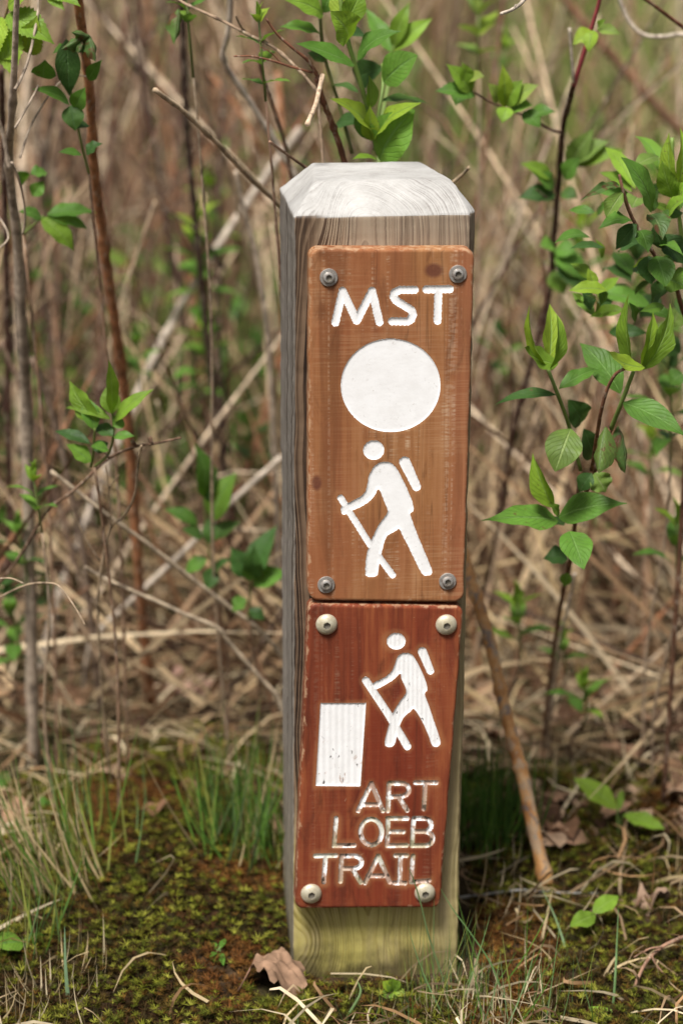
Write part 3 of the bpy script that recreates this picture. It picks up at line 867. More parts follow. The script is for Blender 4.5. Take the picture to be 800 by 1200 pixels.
def leaf(parent, base, tip, width, nrm=(0, -0.6, 0.8), mat='leaf', name='leaf', **kw):
    m = MB()
    kw.setdefault('twist', random.uniform(-0.45, 0.45)); kw.setdefault('wave', random.uniform(0.04, 0.16)); kw.setdefault('droop', random.uniform(0.04, 0.17))
    v, f, uv = leaf_mesh(base, tip, width * random.uniform(0.88, 1.12), nrm, **kw)
    m.add(v, f, (1, 1, 1), uv)
    o = m.build(name, M[mat], parent)
    o.matrix_parent_inverse = Matrix.Translation(-Vector(parent.location))
    return o

def part(m, name, mat, parent):
    o = m.build(name, mat, parent)
    o.matrix_parent_inverse = Matrix.Translation(-Vector(parent.location))
    return o

def stem_pts(pix, ys, ground=None):
    """pixels from the top of a stem to its foot, ys: depth at the top and at the foot"""
    n = len(pix)
    pts = []
    for i, (u, v) in enumerate(pix):
        t = i / max(1, n - 1)
        y = ys[0] + (ys[1] - ys[0]) * t if not hasattr(ys[0], '__len__') else ys[i]
        pts.append(P(u, v, y))
    if ground is not None:
        p = pts[-1]
        q = Vector((p.x + ground[0], p.y + ground[1], 0)); q.z = hgt(q.x, q.y) - 0.03
        pts.append(q)
    return pts

PXM = 1.95 / F_PX      # metres per photo pixel near the post

def cane(name, label, cat, pix, ys, r0, r1, col, ground=None, mat='bark', group=None, branches=(), knob=0.25, nodes=0, n=7, wig=0.0):
    """a woody stem listed from tip to foot in pixels; radii in pixels"""
    pts = smooth_line(stem_pts(pix, ys), 6)
    if ground is not None:
        a = pts[-1]; t = (a - pts[-3]).normalized() * 0.04
        g = Vector((a.x + ground[0], a.y + ground[1], 0)); g.z = hgt(g.x, g.y) - 0.03
        for i in range(1, 8):
            q = i / 7; pts.append(a.lerp(g, q) + t * (q * (1 - q) * 2))
    k = len(pts)
    if wig:
        pts = [p + Vector((mnoise.noise(p * 25 + Vector((1, 0, 0))), mnoise.noise(p * 25 + Vector((7, 3, 0))), 0)) * wig for p in pts]
    rad = [(r0 + (r1 - r0) * i / (k - 1)) * PXM for i in range(k)]
    if nodes:
        for i in range(nodes, k - 1, nodes): rad[i] *= 1.32
    m = MB()
    cols = []
    for p in pts:
        f = 0.8 + 0.4 * (mnoise.noise(p * 9) * 0.5 + 0.5)
        cols += [tuple(min(1, c * f) for c in col)] * n
    m.tube(pts, rad, n, cols, knob)
    for bp, by, br0, br1 in branches:
        bpts = smooth_line([P(u, v, by[0] + (by[1] - by[0]) * i / max(1, len(bp) - 1)) for i, (u, v) in enumerate(bp)], 5)
        kk = len(bpts)
        m.tube(bpts, [(br0 + (br1 - br0) * i / (kk - 1)) * PXM for i in range(kk)], 5, col, knob)
    o = m.build(name, M[mat])
    tag(o, label, cat, group)
    return o
# ------------------------------------------------------------------ canes and twigs
GREY = (0.36, 0.285, 0.215); TAN = (0.42, 0.31, 0.20); ORANGE = (0.36, 0.155, 0.07); DARK = (0.085, 0.042, 0.03); PALE = (0.50, 0.42, 0.335); BRN = (0.16, 0.095, 0.06)
cane('woody_shoot', 'pale grey forked woody stem standing at the left edge of the picture', 'stem',
     [(21, -30), (17, 85), (13, 150), (11, 195), (20, 280), (27, 400), (32, 500), (36, 700), (40, 895)], (0.12, 0.47), 3.2, 10.5, GREY, (0, 0.02), nodes=9,
     branches=[([(12, 200), (2, 150), (-12, 110)], (0.22, 0.2), 3.5, 2), ([(18, 105), (32, 75), (44, 20), (45, -20)], (0.15, 0.2), 2.2, 1.3), ([(18, 150), (38, 115), (45, 100)], (0.17, 0.2), 1.6, 1.0), ([(24, 185), (40, 140), (75, 92), (104, 90)], (0.2, 0.25), 1.6, 0.8), ([(14, 190), (24, 215), (30, 255), (27, 275)], (0.2, 0.25), 1.5, 1.2), ([(0, 255), (10, 280), (-15, 300)], (0.25, 0.2), 1.5, 1.0)])
cane('woody_shoot', 'dark maroon stem just behind the pale forked stem at the far left', 'stem', [(2, 80), (4, 160), (8, 320), (10, 480), (12, 640), (14, 800)], (0.45, 0.75), 4.5, 6, DARK, (0, 0.05))
cane('woody_cane', 'straight orange brown cane with ringed joints left of the post', 'cane',
     [(88, -40), (92, 0), (100, 60), (106, 120), (110, 190), (117, 250), (128, 330), (138, 400), (147, 470), (155, 560), (163, 680), (172, 780), (177, 835)], (0.2, 0.62), 5.8, 8.2, ORANGE, (0, 0.02), nodes=11, n=9)
cane('broken_cane', 'tan cane with a snapped tip slanting down behind the post top', 'cane', [(181, 105), (217, 132), (255, 168), (290, 205), (325, 238), (372, 290)], (0.18, 0.34), 3.0, 3.6, TAN, (0.03, 0.1), nodes=10)
cane('dead_branch', 'pale grey branch with a swollen joint left above the post', 'branch', [(271, -20), (268, 35), (262, 70), (285, 108), (312, 150), (345, 205)], (0.45, 0.55), 3.6, 5.0, PALE, (0.12, 0.3), nodes=12)
cane('dead_branch', 'thick bleached branch leaning from behind the post down to the far left', 'branch', [(352, 150), (300, 222), (248, 300), (205, 372), (175, 430), (138, 520), (105, 600), (72, 690), (45, 790)], (0.95, 0.75), 6.0, 7.6, (0.50, 0.42, 0.34), (-0.03, 0.0))
cane('dead_cane', 'pale thin stem curving down from the top edge towards the post', 'stem', [(190, -20), (212, 45), (235, 110), (255, 165), (272, 215), (290, 290), (308, 350), (320, 420)], (0.7, 0.9), 3.4, 4.6, TAN, (0.02, 0.1))
cane('dead_cane', 'mottled tan stem beside the left side of the post', 'stem', [(276, 200), (287, 250), (300, 300), (312, 380), (318, 460)], (0.55, 0.6), 3.2, 4.2, GREY, (0.01, 0.1))
cane('fallen_cane', 'long pale cane lying diagonally low on the left, upper of two', 'cane', [(60, 552), (127, 604), (170, 635), (212, 668), (260, 705), (310, 744), (345, 790)], (0.3, 0.42), 2.6, 3.4, (0.42, 0.33, 0.23), (0.02, 0.03), nodes=8)
cane('fallen_cane', 'bent pale cane lying diagonally low on the left, lower of two', 'cane', [(100, 664), (119, 676), (150, 690), (187, 706), (222, 722), (252, 734), (268, 752), (290, 778), (325, 815)], (0.3, 0.35), 2.4, 3.2, (0.42, 0.33, 0.23), (0.02, 0.02), nodes=8)
cane('thin_twig', 'dark thin twig curving up from the left edge to a leafy sprig', 'twig', [(212, 513), (180, 520), (160, 523), (128, 537), (90, 572), (55, 600), (28, 645), (2, 680), (-30, 710)], (0.12, 0.3), 1.5, 2.4, BRN, (-0.03, 0.1), nodes=7,
     branches=[([(160, 523), (155, 517)], (0.15, 0.14), 2.2, 2.8), ([(128, 537), (118, 522)], (0.15, 0.15), 1.4, 1.0), ([(178, 519), (176, 512)], (0.14, 0.14), 2.6, 3.0)])
cane('thin_twig', 'slim tan twig with forked side shoots in front of the orange brown cane', 'twig', [(166, 522), (162, 545), (158, 580), (145, 605), (131, 617), (122, 650), (114, 705)], (0.13, 0.25), 1.4, 2.0, TAN, (0, 0.12), nodes=8,
     branches=[([(131, 617), (128, 575), (124, 545)], (0.19, 0.17), 1.2, 0.8), ([(128, 572), (140, 556)], (0.18, 0.16), 1.0, 0.7), ([(118, 658), (100, 630), (80, 585)], (0.22, 0.2), 1.2, 0.7)])
cane('thin_twig', 'pale curly twig end reaching in low at the left edge', 'twig', [(100, 732), (84, 705), (68, 686), (50, 683), (30, 686), (0, 700), (-30, 720)], (0.05, 0.15), 0.9, 1.5, (0.32, 0.235, 0.155), (-0.05, 0.2), branches=[([(28, 684), (14, 678), (0, 678)], (0.07, 0.07), 1.3, 1.0)])
cane('thin_twig', 'slender twig crossing the top left with a shrivelled leaf at its end', 'twig', [(196, -12), (215, 3), (236, 13), (262, 25), (290, 40), (320, 55), (352, 84), (372, 108)], (0.25, 0.18), 1.6, 2.2, (0.30, 0.21, 0.14), (0.02, 0.15), nodes=8,
     branches=[([(290, 40), (282, 30), (276, 18)], (0.22, 0.2), 1.6, 1.0)])
cane('dead_cane', 'dark slim stem dropping behind the post top from the crossing twig', 'stem', [(303, 72), (312, 100), (325, 140), (336, 178), (345, 230)], (0.35, 0.4), 2.4, 3.0, BRN, (0.03, 0.1))
cane('broken_twig', 'short snapped twig poking out beside the post top on the left', 'twig', [(316, 166), (332, 178), (352, 192), (385, 215)], (0.12, 0.2), 1.6, 2.2, (0.25, 0.15, 0.1), (0.02, 0.1))
cane('broken_twig', 'short snapped twig poking out beside the post top on the right', 'twig', [(549, 196), (542, 204), (530, 214), (505, 235)], (0.22, 0.25), 2.0, 2.4, TAN, (-0.02, 0.1))
cane('bramble_cane', 'dark bramble cane with a crimson upper shoot right of the post', 'cane', [(672, 98), (665, 125), (659, 150), (654, 210), (648, 281), (642, 350), (621, 427), (600, 510), (588, 582)], (0.35, 0.7), 3.6, 5.2, DARK, (-0.02, 0.1), nodes=8,
     branches=[([(657, 155), (645, 152), (625, 141), (600, 130), (575, 120), (555, 108)], (0.37, 0.3), 2.2, 1.2), ([(650, 235), (640, 232), (628, 222)], (0.4, 0.38), 1.8, 1.0)])
bc = COL.objects['bramble_cane']
_m = MB(); _p = smooth_line(stem_pts([(706, -30), (702, 0), (692, 35), (681, 71), (672, 100)], (0.3, 0.35)), 5)
_m.tube(_p, [2.2 * PXM + 1.0 * PXM * i / len(_p) for i in range(len(_p))], 7, (0.34, 0.055, 0.07))
red = _m.build('red_shoot', M['stem_green'], bc); red['label'] = 'crimson young shoot'
_m = MB(); _p = smooth_line(stem_pts([(667, 33), (669, 60), (671, 88), (672, 99)], (0.33, 0.35)), 4)
_m.tube(_p, [2.2 * PXM] * len(_p), 6, PALE); _m.build('dead_stub', M['bark'], bc)
cane('leaning_branch', 'blurred rusty branch slanting through the top right corner', 'branch', [(655, -10), (690, 35), (725, 75), (765, 120), (800, 158), (850, 215)], (1.3, 1.4), 9, 11, (0.30, 0.16, 0.09), (0.2, 0.3))
cane('dead_cane', 'thin dark red twig across the top right corner', 'stem', [(740, -10), (768, 8), (800, 32), (840, 60), (880, 110)], (0.3, 0.4), 2.0, 2.8, (0.17, 0.06, 0.035), (0.04, 0.1))
cane('curved_twig', 'pale curved twig hanging in the top right corner', 'twig', [(724, -6), (735, 22), (752, 40), (775, 43), (800, 40), (840, 45), (890, 80)], (0.5, 0.5), 2.6, 3.2, PALE, (0.04, 0.1))
cane('broken_twig', 'pale bent twig tip hanging in from the top edge above the bramble', 'twig', [(587, 16), (600, 11), (612, 2), (620, -12), (650, -70), (740, -130), (850, -100), (920, 0)], (0.1, 0.3), 2.0, 3.0, PALE, (0.04, 0.1), branches=[([(602, 11), (604, 5)], (0.1, 0.1), 1.4, 1.0)])
cane('brown_cane', 'brown upright stem with a peeled snapped side shoot behind the post top', 'stem', [(371, 92), (376, 110), (383, 130), (391, 150), (402, 185), (412, 230)], (0.17, 0.22), 3.2, 4.2, (0.17, 0.07, 0.04), (0.02, 0.05), nodes=9,
     branches=[([(374, 92), (362, 72), (345, 58), (325, 40), (312, 22)], (0.17, 0.15), 2.6, 1.3), ([(366, 85), (340, 78), (318, 71), (295, 66), (274, 66)], (0.17, 0.14), 1.8, 1.0), ([(330, 75), (318, 62), (305, 55)], (0.16, 0.15), 0.9, 0.6)])
bs = COL.objects['brown_cane']
_m = MB(); _p = smooth_line(stem_pts([(378, 88), (374, 105), (370, 122), (364, 136), (360, 146)], (0.15, 0.1)), 4)
_m.tube(_p, [3.0 * PXM, 3.2 * PXM] + [2.9 * PXM] * (len(_p) - 4) + [3.6 * PXM, 3.0 * PXM], 7, (0.52, 0.38, 0.26)); pl = _m.build('peeled_shoot', M['bark'], bs); pl['label'] = 'pale peeled snapped shoot'
st = cane('fallen_stick', 'thick orange stick with flaking grey spots leaning on the ground right of the post', 'stick',
     [(541, 640), (548, 668), (555, 690), (572, 746), (583, 795), (592, 835), (604, 880), (614, 918), (625, 972), (641, 1041)], (0.30, 0.17), 7.4, 9.6, (1, 1, 1), (0.006, -0.012), 'stick', n=12, knob=0.12, nodes=13)
cane('fallen_twig', 'thin lichen grey twig lying across the ground right of the post foot', 'twig', [(538, 1052), (575, 1047), (610, 1043), (650, 1046), (700, 1047)], (0.15, 0.15), 2.2, 1.4, (0.28, 0.27, 0.25))
cane('fallen_twig', 'forked reddish dead twig on the ground in the bottom right corner', 'twig', [(742, 1158), (755, 1130), (772, 1112), (800, 1098), (830, 1090)], (-0.02, 0.05), 2.0, 2.8, (0.30, 0.17, 0.11), branches=[([(775, 1110), (760, 1112), (742, 1122)], (0.01, 0.0), 1.6, 1.0), ([(762, 1120), (776, 1140), (800, 1150)], (0, 0), 1.6, 1.4)])
cane('dead_cane', 'tan dead stem rising beside the leafy plant right of the post', 'stem', [(673, 672), (668, 700), (660, 730), (655, 752)], (0.35, 0.42), 2.0, 2.6, PALE, (0.0, 0.12))
for i, (pix, ys, r, col, lab) in enumerate([
    ([(38, 420), (60, 480), (80, 560), (98, 650), (110, 760), (118, 830)], (0.5, 0.6), 6, (0.2, 0.14, 0.1), 'rough brown stem between the forked stem and the orange brown cane'),
    ([(2, 400), (30, 470), (60, 560), (100, 700), (132, 810)], (0.6, 0.65), 4.5, (0.2, 0.13, 0.09), 'brown leaning stem starting at the left edge beside the maroon stem'),
    ([(70, 130), (64, 300), (58, 480), (56, 700)], (1.1, 1.2), 4.5, (0.24, 0.16, 0.11), 'upright blurred brown stem between the two nearest canes'),
    ([(160, -20), (168, 150), (176, 300), (182, 450)], (1.3, 1.4), 5.0, (0.17, 0.10, 0.075), 'upright blurred purplish stem right of the orange brown cane'),
    ([(205, 40), (208, 180), (212, 330), (215, 470)], (1.5, 1.5), 5.5, (0.24, 0.14, 0.1), 'upright blurred russet stem midway between cane and post'),
    ([(182, 235), (160, 300), (145, 345), (128, 410)], (0.7, 0.7), 2.4, TAN, 'thin tan stalk slanting behind the orange brown cane'),
    ([(330, 535), (270, 590), (230, 632), (180, 680), (110, 745)], (0.6, 0.65), 5.5, PALE, 'pale stick slanting low behind the left sprigs'),
    ([(184, 470), (200, 525), (222, 580)], (0.7, 0.75), 2.6, TAN, 'thin straw coloured stalk right of the orange brown cane'),
    ([(270, 520), (290, 570), (312, 620)], (0.75, 0.8), 2.4, TAN, 'thin straw coloured stalk close beside the post'),
    ([(700, 250), (665, 340), (632, 420), (604, 500), (590, 620)], (1.6, 1.7), 4, (0.33, 0.25, 0.17), 'blurred tan stalk leaning behind the bramble cane'),
    ([(575, 250), (600, 330), (640, 420), (672, 500)], (1.5, 1.5), 4.5, (0.38, 0.30, 0.21), 'blurred pale stalk leaning right beyond the post'),
    ([(790, 50), (745, 120), (706, 190), (668, 270)], (1.8, 1.8), 3.5, (0.33, 0.25, 0.18), 'blurred grey stalk leaning left in the upper right'),
    ]):
    cane('dead_cane', lab, 'stem', pix, ys, r * 0.8, r, col, (0.0, 0.06))

# ------------------------------------------------------------------ leafy plants
def plant(name, label, cat, foot, group=None):
    o = empty(name, foot)
    tag(o, label, cat, group)
    return o

def stem(par, pts, r0, r1, col=(0.11, 0.19, 0.05), mat='stem_green', per=5, n=7, name='stem'):
    p = smooth_line(pts, per); k = len(p)
    m = MB(); m.tube(p, [(r0 + (r1 - r0) * i / (k - 1)) * PXM for i in range(k)], n, col, 0.12)
    return part(m, name, M[mat], par)

def crop(cx, cy, s): return lambda x, y: (cx + x / s, cy + y / s)
def L(par, conv, y, b, t, wd, mat='leaf', dy=0.0, nrm=(0, -0.7, 0.7), **kw):
    """a leaf from crop coordinates: b base, t tip, wd width, all in crop pixels; dy: how far the tip stands nearer (-) or farther (+)"""
    (u0, v0), (u1, v1) = conv(*b), conv(*t)
    s = abs(conv(1, 0)[0] - conv(0, 0)[0])
    return leaf(par, P(u0, v0, y), P(u1, v1, y + dy), wd * s * PXM * (1.0 + max(0, y) * 0.5), nrm, mat, **kw)

# the leafy plant right of the post
k1 = crop(540, 330, 3.077)
foot = Vector((P(637, 862, 0.5).x, 0.5, 0)); foot.z = hgt(foot.x, foot.y)
pl = plant('leafy_plant', 'tall bright green plant with paired pointed leaves right of the post', 'plant', foot)
sp = [P(*k1(312, 315), 0.06), P(*k1(345, 400), 0.06), P(*k1(385, 510), 0.08), P(*k1(430, 680), 0.1), P(*k1(412, 850), 0.14), P(*k1(395, 1000), 0.2), P(660, 690, 0.27), P(648, 765, 0.4), P(638, 850, 0.48), foot - Vector((0, 0, 0.02))]
stem(pl, sp[:4], 2.2, 2.6, (0.15, 0.22, 0.05)); stem(pl, sp[3:], 2.6, 3.6, (0.20, 0.10, 0.055), 'bark')
sp2 = [P(*k1(620, 325), 0.03), P(*k1(580, 430), 0.04), P(*k1(540, 530), 0.06), P(*k1(490, 660), 0.1), P(*k1(425, 820), 0.14)]
stem(pl, sp2[:3], 2.4, 2.8, (0.15, 0.22, 0.05)); stem(pl, sp2[2:], 2.6, 2.8, (0.20, 0.10, 0.055), 'bark')
stub = stem(pl, [P(*k1(590, 314), 0.02), P(*k1(555, 335), 0.02), P(*k1(525, 390), 0.03), P(*k1(505, 460), 0.04), P(*k1(490, 545), 0.06), P(*k1(470, 680), 0.1)], 1.8, 2.6, (0.20, 0.09, 0.05), 'bark', name='dead_shoot')
LL = lambda *a, **kw: L(pl, k1, *a, **kw)
LL(0.07, (312, 318), (318, 80), 105, 'leaf_young', 0.02, (0.5, -0.8, 0.1), fold=0.5)
LL(0.04, (305, 300), (246, 85), 60, 'leaf_young', -0.01, (-0.8, -0.5, 0.1), fold=0.6)
LL(0.04, (318, 315), (345, 120), 70, 'leaf_young', 0.0, (0.7, -0.6, 0.2), fold=0.6)
LL(0.05, (350, 296), (228, 236), 85, 'leaf_young', -0.03, (-0.1, -0.75, 0.65), droop=-0.12)
LL(0.06, (342, 408), (118, 446), 64, 'leaf_dark', -0.01, (0, -0.45, 0.9), droop=0.1)
LL(0.06, (352, 388), (492, 316), 62, 'leaf', 0.02, (-0.1, -0.65, 0.7), wave=0.2)
LL(0.12, (385, 425), (432, 510), 100, 'leaf_dark', 0.02, (0.1, -0.9, 0.3), sh=0.5)
LL(0.05, (395, 530), (338, 685), 118, 'leaf_yellow', -0.02, (-0.1, -0.9, 0.35), sh=0.48, fold=0.15)
LL(0.12, (440, 530), (470, 640), 90, 'leaf_dark', 0.02, (0.2, -0.9, 0.3), sh=0.5)
LL(0.07, (350, 862), (72, 862), 104, 'leaf', -0.03, (0.05, -0.62, 0.75), droop=0.07, fold=0.12, sh=0.36)
LL(0.07, (350, 850), (597, 800), 120, 'leaf', -0.02, (-0.05, -0.62, 0.78), droop=0.09, fold=0.14, sh=0.36)
LL(0.06, (332, 815), (258, 620), 84, 'leaf_young', 0.0, (-0.4, -0.8, 0.3), fold=0.55, curl=0.5)
LL(0.04, (350, 845), (315, 800), 40, 'leaf_young', -0.01, (0, -0.7, 0.7))
LL(0.05, (390, 900), (442, 1038), 112, 'leaf', -0.04, (0.1, -0.8, 0.55), sh=0.45, droop=0.05)
LL(0.13, (372, 880), (318, 870), 60, 'leaf_dark', 0.03)
LL(0.15, (385, 1000), (296, 1000), 78, 'leaf_dark', 0.0, (0, -0.5, 0.8), droop=0.15)
LL(0.17, (385, 1050), (370, 1100), 45, 'leaf', 0.0)
LL(0.03, (582, 436), (812, 560), 122, 'leaf', -0.03, (0.05, -0.68, 0.72), droop=0.08, fold=0.12, sh=0.4)
LL(0.08, (575, 405), (428, 222), 120, 'leaf', 0.03, (0.2, -0.8, 0.5), wave=0.12, fold=0.15)
LL(0.05, (622, 318), (603, 45), 68, 'leaf_young', -0.01, (-0.75, -0.6, 0.1), fold=0.6)
LL(0.04, (640, 322), (690, 110), 74, 'leaf_young', 0.0, (0.6, -0.75, 0.1), fold=0.5)
LL(0.04, (655, 318), (752, 78), 96, 'leaf_young', 0.01, (0.55, -0.75, 0.35), fold=0.25, wave=0.25, twist=0.4)
LL(0.03, (662, 310), (530, 250), 76, 'leaf_young', -0.03, (-0.1, -0.7, 0.7), droop=-0.1)
LL(0.04, (520, 520), (495, 690), 112, 'leaf_blight', -0.02, (-0.4, -0.9, 0.2), curl=1.0, fold=-0.5, wave=0.2, sh=0.5)
LL(0.06, (565, 520), (590, 690), 80, 'leaf_blight', -0.01, (0.5, -0.8, 0.2), curl=1.0, fold=-0.45, wave=0.25, sh=0.5)
LL(0.08, (470, 690), (425, 760), 70, 'leaf_dark', 0.0); LL(0.08, (480, 690), (520, 760), 90, 'leaf_yellow', 0.0, (0, -0.8, 0.4), wave=0.3)

# the plant behind the post's top
k2 = crop(240, 0, 2.667)
foot = Vector((P(440, 185, 0.26).x, 0.3, 0)); foot.z = hgt(foot.x, foot.y)
pl2 = plant('leafy_plant', 'bright leafy plant rising behind the top of the post', 'plant', foot)
stem(pl2, [P(*k2(420, -40), 0.17), P(*k2(432, 60), 0.17), P(*k2(450, 140), 0.18), P(*k2(472, 215), 0.19), P(*k2(500, 310), 0.2), P(*k2(540, 480), 0.22), P(455, 230, 0.24), foot - Vector((0, 0, 0.02))], 2.8, 3.4, (0.16, 0.24, 0.05))
stem(pl2, [P(*k2(555, 200), 0.24), P(*k2(556, 270), 0.23), P(*k2(542, 360), 0.22), P(*k2(530, 470), 0.22)], 2.0, 2.4, (0.16, 0.24, 0.05))
stem(pl2, [P(*k2(360, -30), 0.24), P(*k2(362, 80), 0.24), P(*k2(375, 180), 0.25), P(*k2(420, 330), 0.26), P(*k2(460, 480), 0.26)], 2.2, 2.6, (0.15, 0.16, 0.05))
L2 = lambda *a, **kw: L(pl2, k2, *a, **kw)
L2(0.18, (468, 205), (285, 136), 82, 'leaf', -0.03, (0.1, -0.6, 0.8), fold=0.15)
L2(0.18, (475, 190), (612, 98), 70, 'leaf', -0.02, (-0.1, -0.65, 0.75), fold=0.2)
L2(0.16, (447, 125), (392, 36), 92, 'leaf_young', -0.03, (-0.1, -0.85, 0.5), wave=0.15, sh=0.5)
L2(0.17, (440, 70), (492, -40), 80, 'leaf_young', 0.0, (0.3, -0.9, 0.3), fold=0.3)
L2(0.18, (432, 70), (420, -50), 70, 'leaf_young', 0.01, (-0.3, -0.9, 0.2), fold=0.4)
L2(0.24, (362, 108), (235, 84), 56, 'leaf', -0.01, (0, -0.5, 0.85), droop=0.1)
L2(0.24, (370, 50), (250, 0), 80, 'leaf_young', -0.02, (0.1, -0.75, 0.6))
L2(0.25, (372, 40), (410, -50), 60, 'leaf', 0.0)
L2(0.25, (380, 190), (320, 165), 60, 'leaf_dark', 0.0)
L2(0.24, (430, 110), (520, 140), 60, 'leaf_dark', 0.04)
L2(0.2, (528, 432), (392, 308), 84, 'leaf_young', -0.04, (0.05, -0.65, 0.75), fold=0.18)
L2(0.2, (520, 440), (480, 315), 60, 'leaf', 0.0, (-0.4, -0.8, 0.4), fold=0.3)
L2(0.19, (545, 500), (655, 342), 132, 'leaf', -0.02, (-0.3, -0.85, 0.4), sh=0.45, fold=0.12)
L2(0.19, (530, 440), (676, 322), 66, 'leaf_young', -0.03, (-0.2, -0.6, 0.8), wave=0.12)
L2(0.19, (515, 340), (512, 235), 42, 'leaf_young', 0.0, (0.5, -0.8, 0.2), fold=0.5)
L2(0.19, (520, 440), (515, 330), 60, 'leaf_young', -0.01, (-0.1, -0.9, 0.2), fold=0.5)
L2(0.23, (558, 258), (664, 172), 96, 'leaf', -0.02, (0.1, -0.85, 0.5), sh=0.5)
L2(0.27, (556, 212), (470, 250), 90, 'leaf_dark', 0.03, (0, -0.9, 0.3), sh=0.5)
L2(0.23, (545, 318), (705, 328), 50, 'leaf_dark', 0.02, (0, -0.35, 0.95), droop=0.08)
L2(0.24, (480, 290), (380, 275), 40, 'leaf_dark', 0.02, (0, -0.35, 0.95))
L2(0.24, (480, 385), (410, 385), 70, 'leaf_dark', 0.02)
L2(0.24, (545, 385), (570, 370), 50, 'leaf', 0.02)
L2(0.18, (540, 500), (460, 498), 40, 'leaf_young', -0.02, (0, -0.4, 0.9))
L2(0.4, (590, 160), (710, 58), 60, 'leaf_young', 0.0, (0.1, -0.7, 0.7)); L2(0.4, (588, 150), (640, 5), 52, 'leaf_young', 0.0); L2(0.4, (585, 165), (500, 25), 54, 'leaf', 0.03)
stem(pl2, [P(*k2(590, 140), 0.4), P(*k2(575, 250), 0.4), P(*k2(545, 430), 0.36), P(445, 240, 0.32)], 1.8, 2.2, (0.16, 0.24, 0.05))

# the plant at the right edge, higher up
k3 = crop(500, 0, 2.667)
foot = Vector((P(796, 360, 0.2).x + 0.02, 0.32, 0)); foot.z = hgt(foot.x, foot.y)
pl3 = plant('leafy_plant', 'dense dark leafed plant with a browned shoot tip at the upper right edge', 'plant', foot)
stem(pl3, [P(*k3(600, 545), 0.08), P(*k3(612, 595), 0.08), P(*k3(640, 680), 0.09), P(*k3(700, 780), 0.1), P(*k3(745, 850), 0.12), P(*k3(790, 940), 0.15), P(806, 470, 0.22), foot - Vector((0, 0, 0.02))], 1.8, 3.6, (0.17, 0.085, 0.05), 'bark')
stem(pl3, [P(*k3(765, 430), 0.14), P(*k3(770, 560), 0.14), P(*k3(790, 700), 0.15), P(803, 330, 0.17), P(808, 450, 0.22)], 2.4, 3.0, (0.16, 0.24, 0.05))
L3 = lambda *a, **kw: L(pl3, k3, *a, **kw)
L3(0.07, (700, 664), (606, 492), 96, 'leaf', -0.03, (0.4, -0.75, 0.5), fold=0.12, sh=0.5)
L3(0.06, (602, 580), (478, 628), 42, 'leaf_blight', -0.03, (0, -0.7, 0.6), wave=0.4, curl=0.6)
L3(0.08, (612, 600), (560, 680), 70, 'leaf_yellow', 0.0, (-0.2, -0.8, 0.4), curl=0.7, sh=0.5)
L3(0.08, (640, 690), (535, 716), 50, 'leaf', -0.02, (0, -0.5, 0.8))
L3(0.08, (655, 700), (590, 780), 60, 'leaf_dark', 0.0)
L3(0.12, (640, 650), (660, 620), 70, 'leaf_yellow', 0.02, sh=0.5)
L3(0.08, (700, 670), (735, 750), 90, 'leaf_blight', -0.02, (0.2, -0.8, 0.5), curl=0.6)
L3(0.09, (665, 720), (690, 790), 70, 'leaf', -0.02)
L3(0.1, (690, 800), (700, 890), 76, 'leaf_dark', -0.01); L3(0.1, (715, 800), (745, 895), 80, 'leaf', -0.02, sh=0.48)
L3(0.12, (720, 740), (810, 830), 100, 'leaf_dark', 0.0, (0, -0.6, 0.8)); L3(0.13, (660, 760), (600, 790), 70, 'leaf_dark', 0.02)
L3(0.13, (730, 860), (640, 840), 80, 'leaf_dark', 0.03); L3(0.12, (745, 870), (812, 900), 90, 'leaf', -0.01); L3(0.15, (760, 900), (700, 950), 90, 'leaf_dark', 0.02)
L3(0.13, (768, 600), (756, 415), 52, 'leaf_young', 0.0, (-0.5, -0.8, 0.1), fold=0.5); L3(0.12, (775, 600), (790, 400), 60, 'leaf_young', 0.0, (0.4, -0.8, 0.1), fold=0.5)
L3(0.12, (770, 620), (732, 500), 60, 'leaf_young', -0.01, (-0.4, -0.8, 0.3)); L3(0.12, (778, 640), (830, 580), 70, 'leaf_young', -0.02); L3(0.11, (750, 680), (830, 610), 50, 'leaf_young', -0.02)
L3(0.2, (740, 560), (640, 425), 60, 'leaf', 0.05, (0.3, -0.7, 0.5)); L3(0.2, (650, 590), (555, 460), 50, 'leaf_young', 0.05); L3(0.18, (650, 520), (725, 490), 44, 'leaf_yellow', 0.02, (0, -0.6, 0.8))
L3(0.2, (640, 600), (535, 540), 46, 'leaf_young', 0.05); L3(0.2, (650, 640), (520, 610), 50, 'leaf', 0.05); L3(0.16, (720, 590), (700, 660), 60, 'leaf_dark', 0.02)
L3(0.25, (700, 960), (510, 912), 70, 'leaf', 0.0, (0, -0.5, 0.8)); L3(0.25, (640, 880), (550, 850), 60, 'leaf_dark', 0.05); L3(0.25, (640, 860), (580, 790), 60, 'leaf', 0.05)
k1b = crop(540, 330, 3.077)
L(pl3, k1b, 0.3, (650, 80), (460, 32), 80, 'leaf', 0.0, (0, -0.5, 0.8)); L(pl3, k1b, 0.3, (720, 60), (640, 130), 90, 'leaf_dark', 0.0); L(pl3, k1b, 0.3, (780, 200), (730, 270), 80, 'leaf_dark', 0.0); L(pl3, k1b, 0.28, (790, 100), (750, 170), 90, 'leaf_yellow', 0.0); L(pl3, k1b, 0.26, (800, 330), (750, 370), 70, 'leaf', 0)

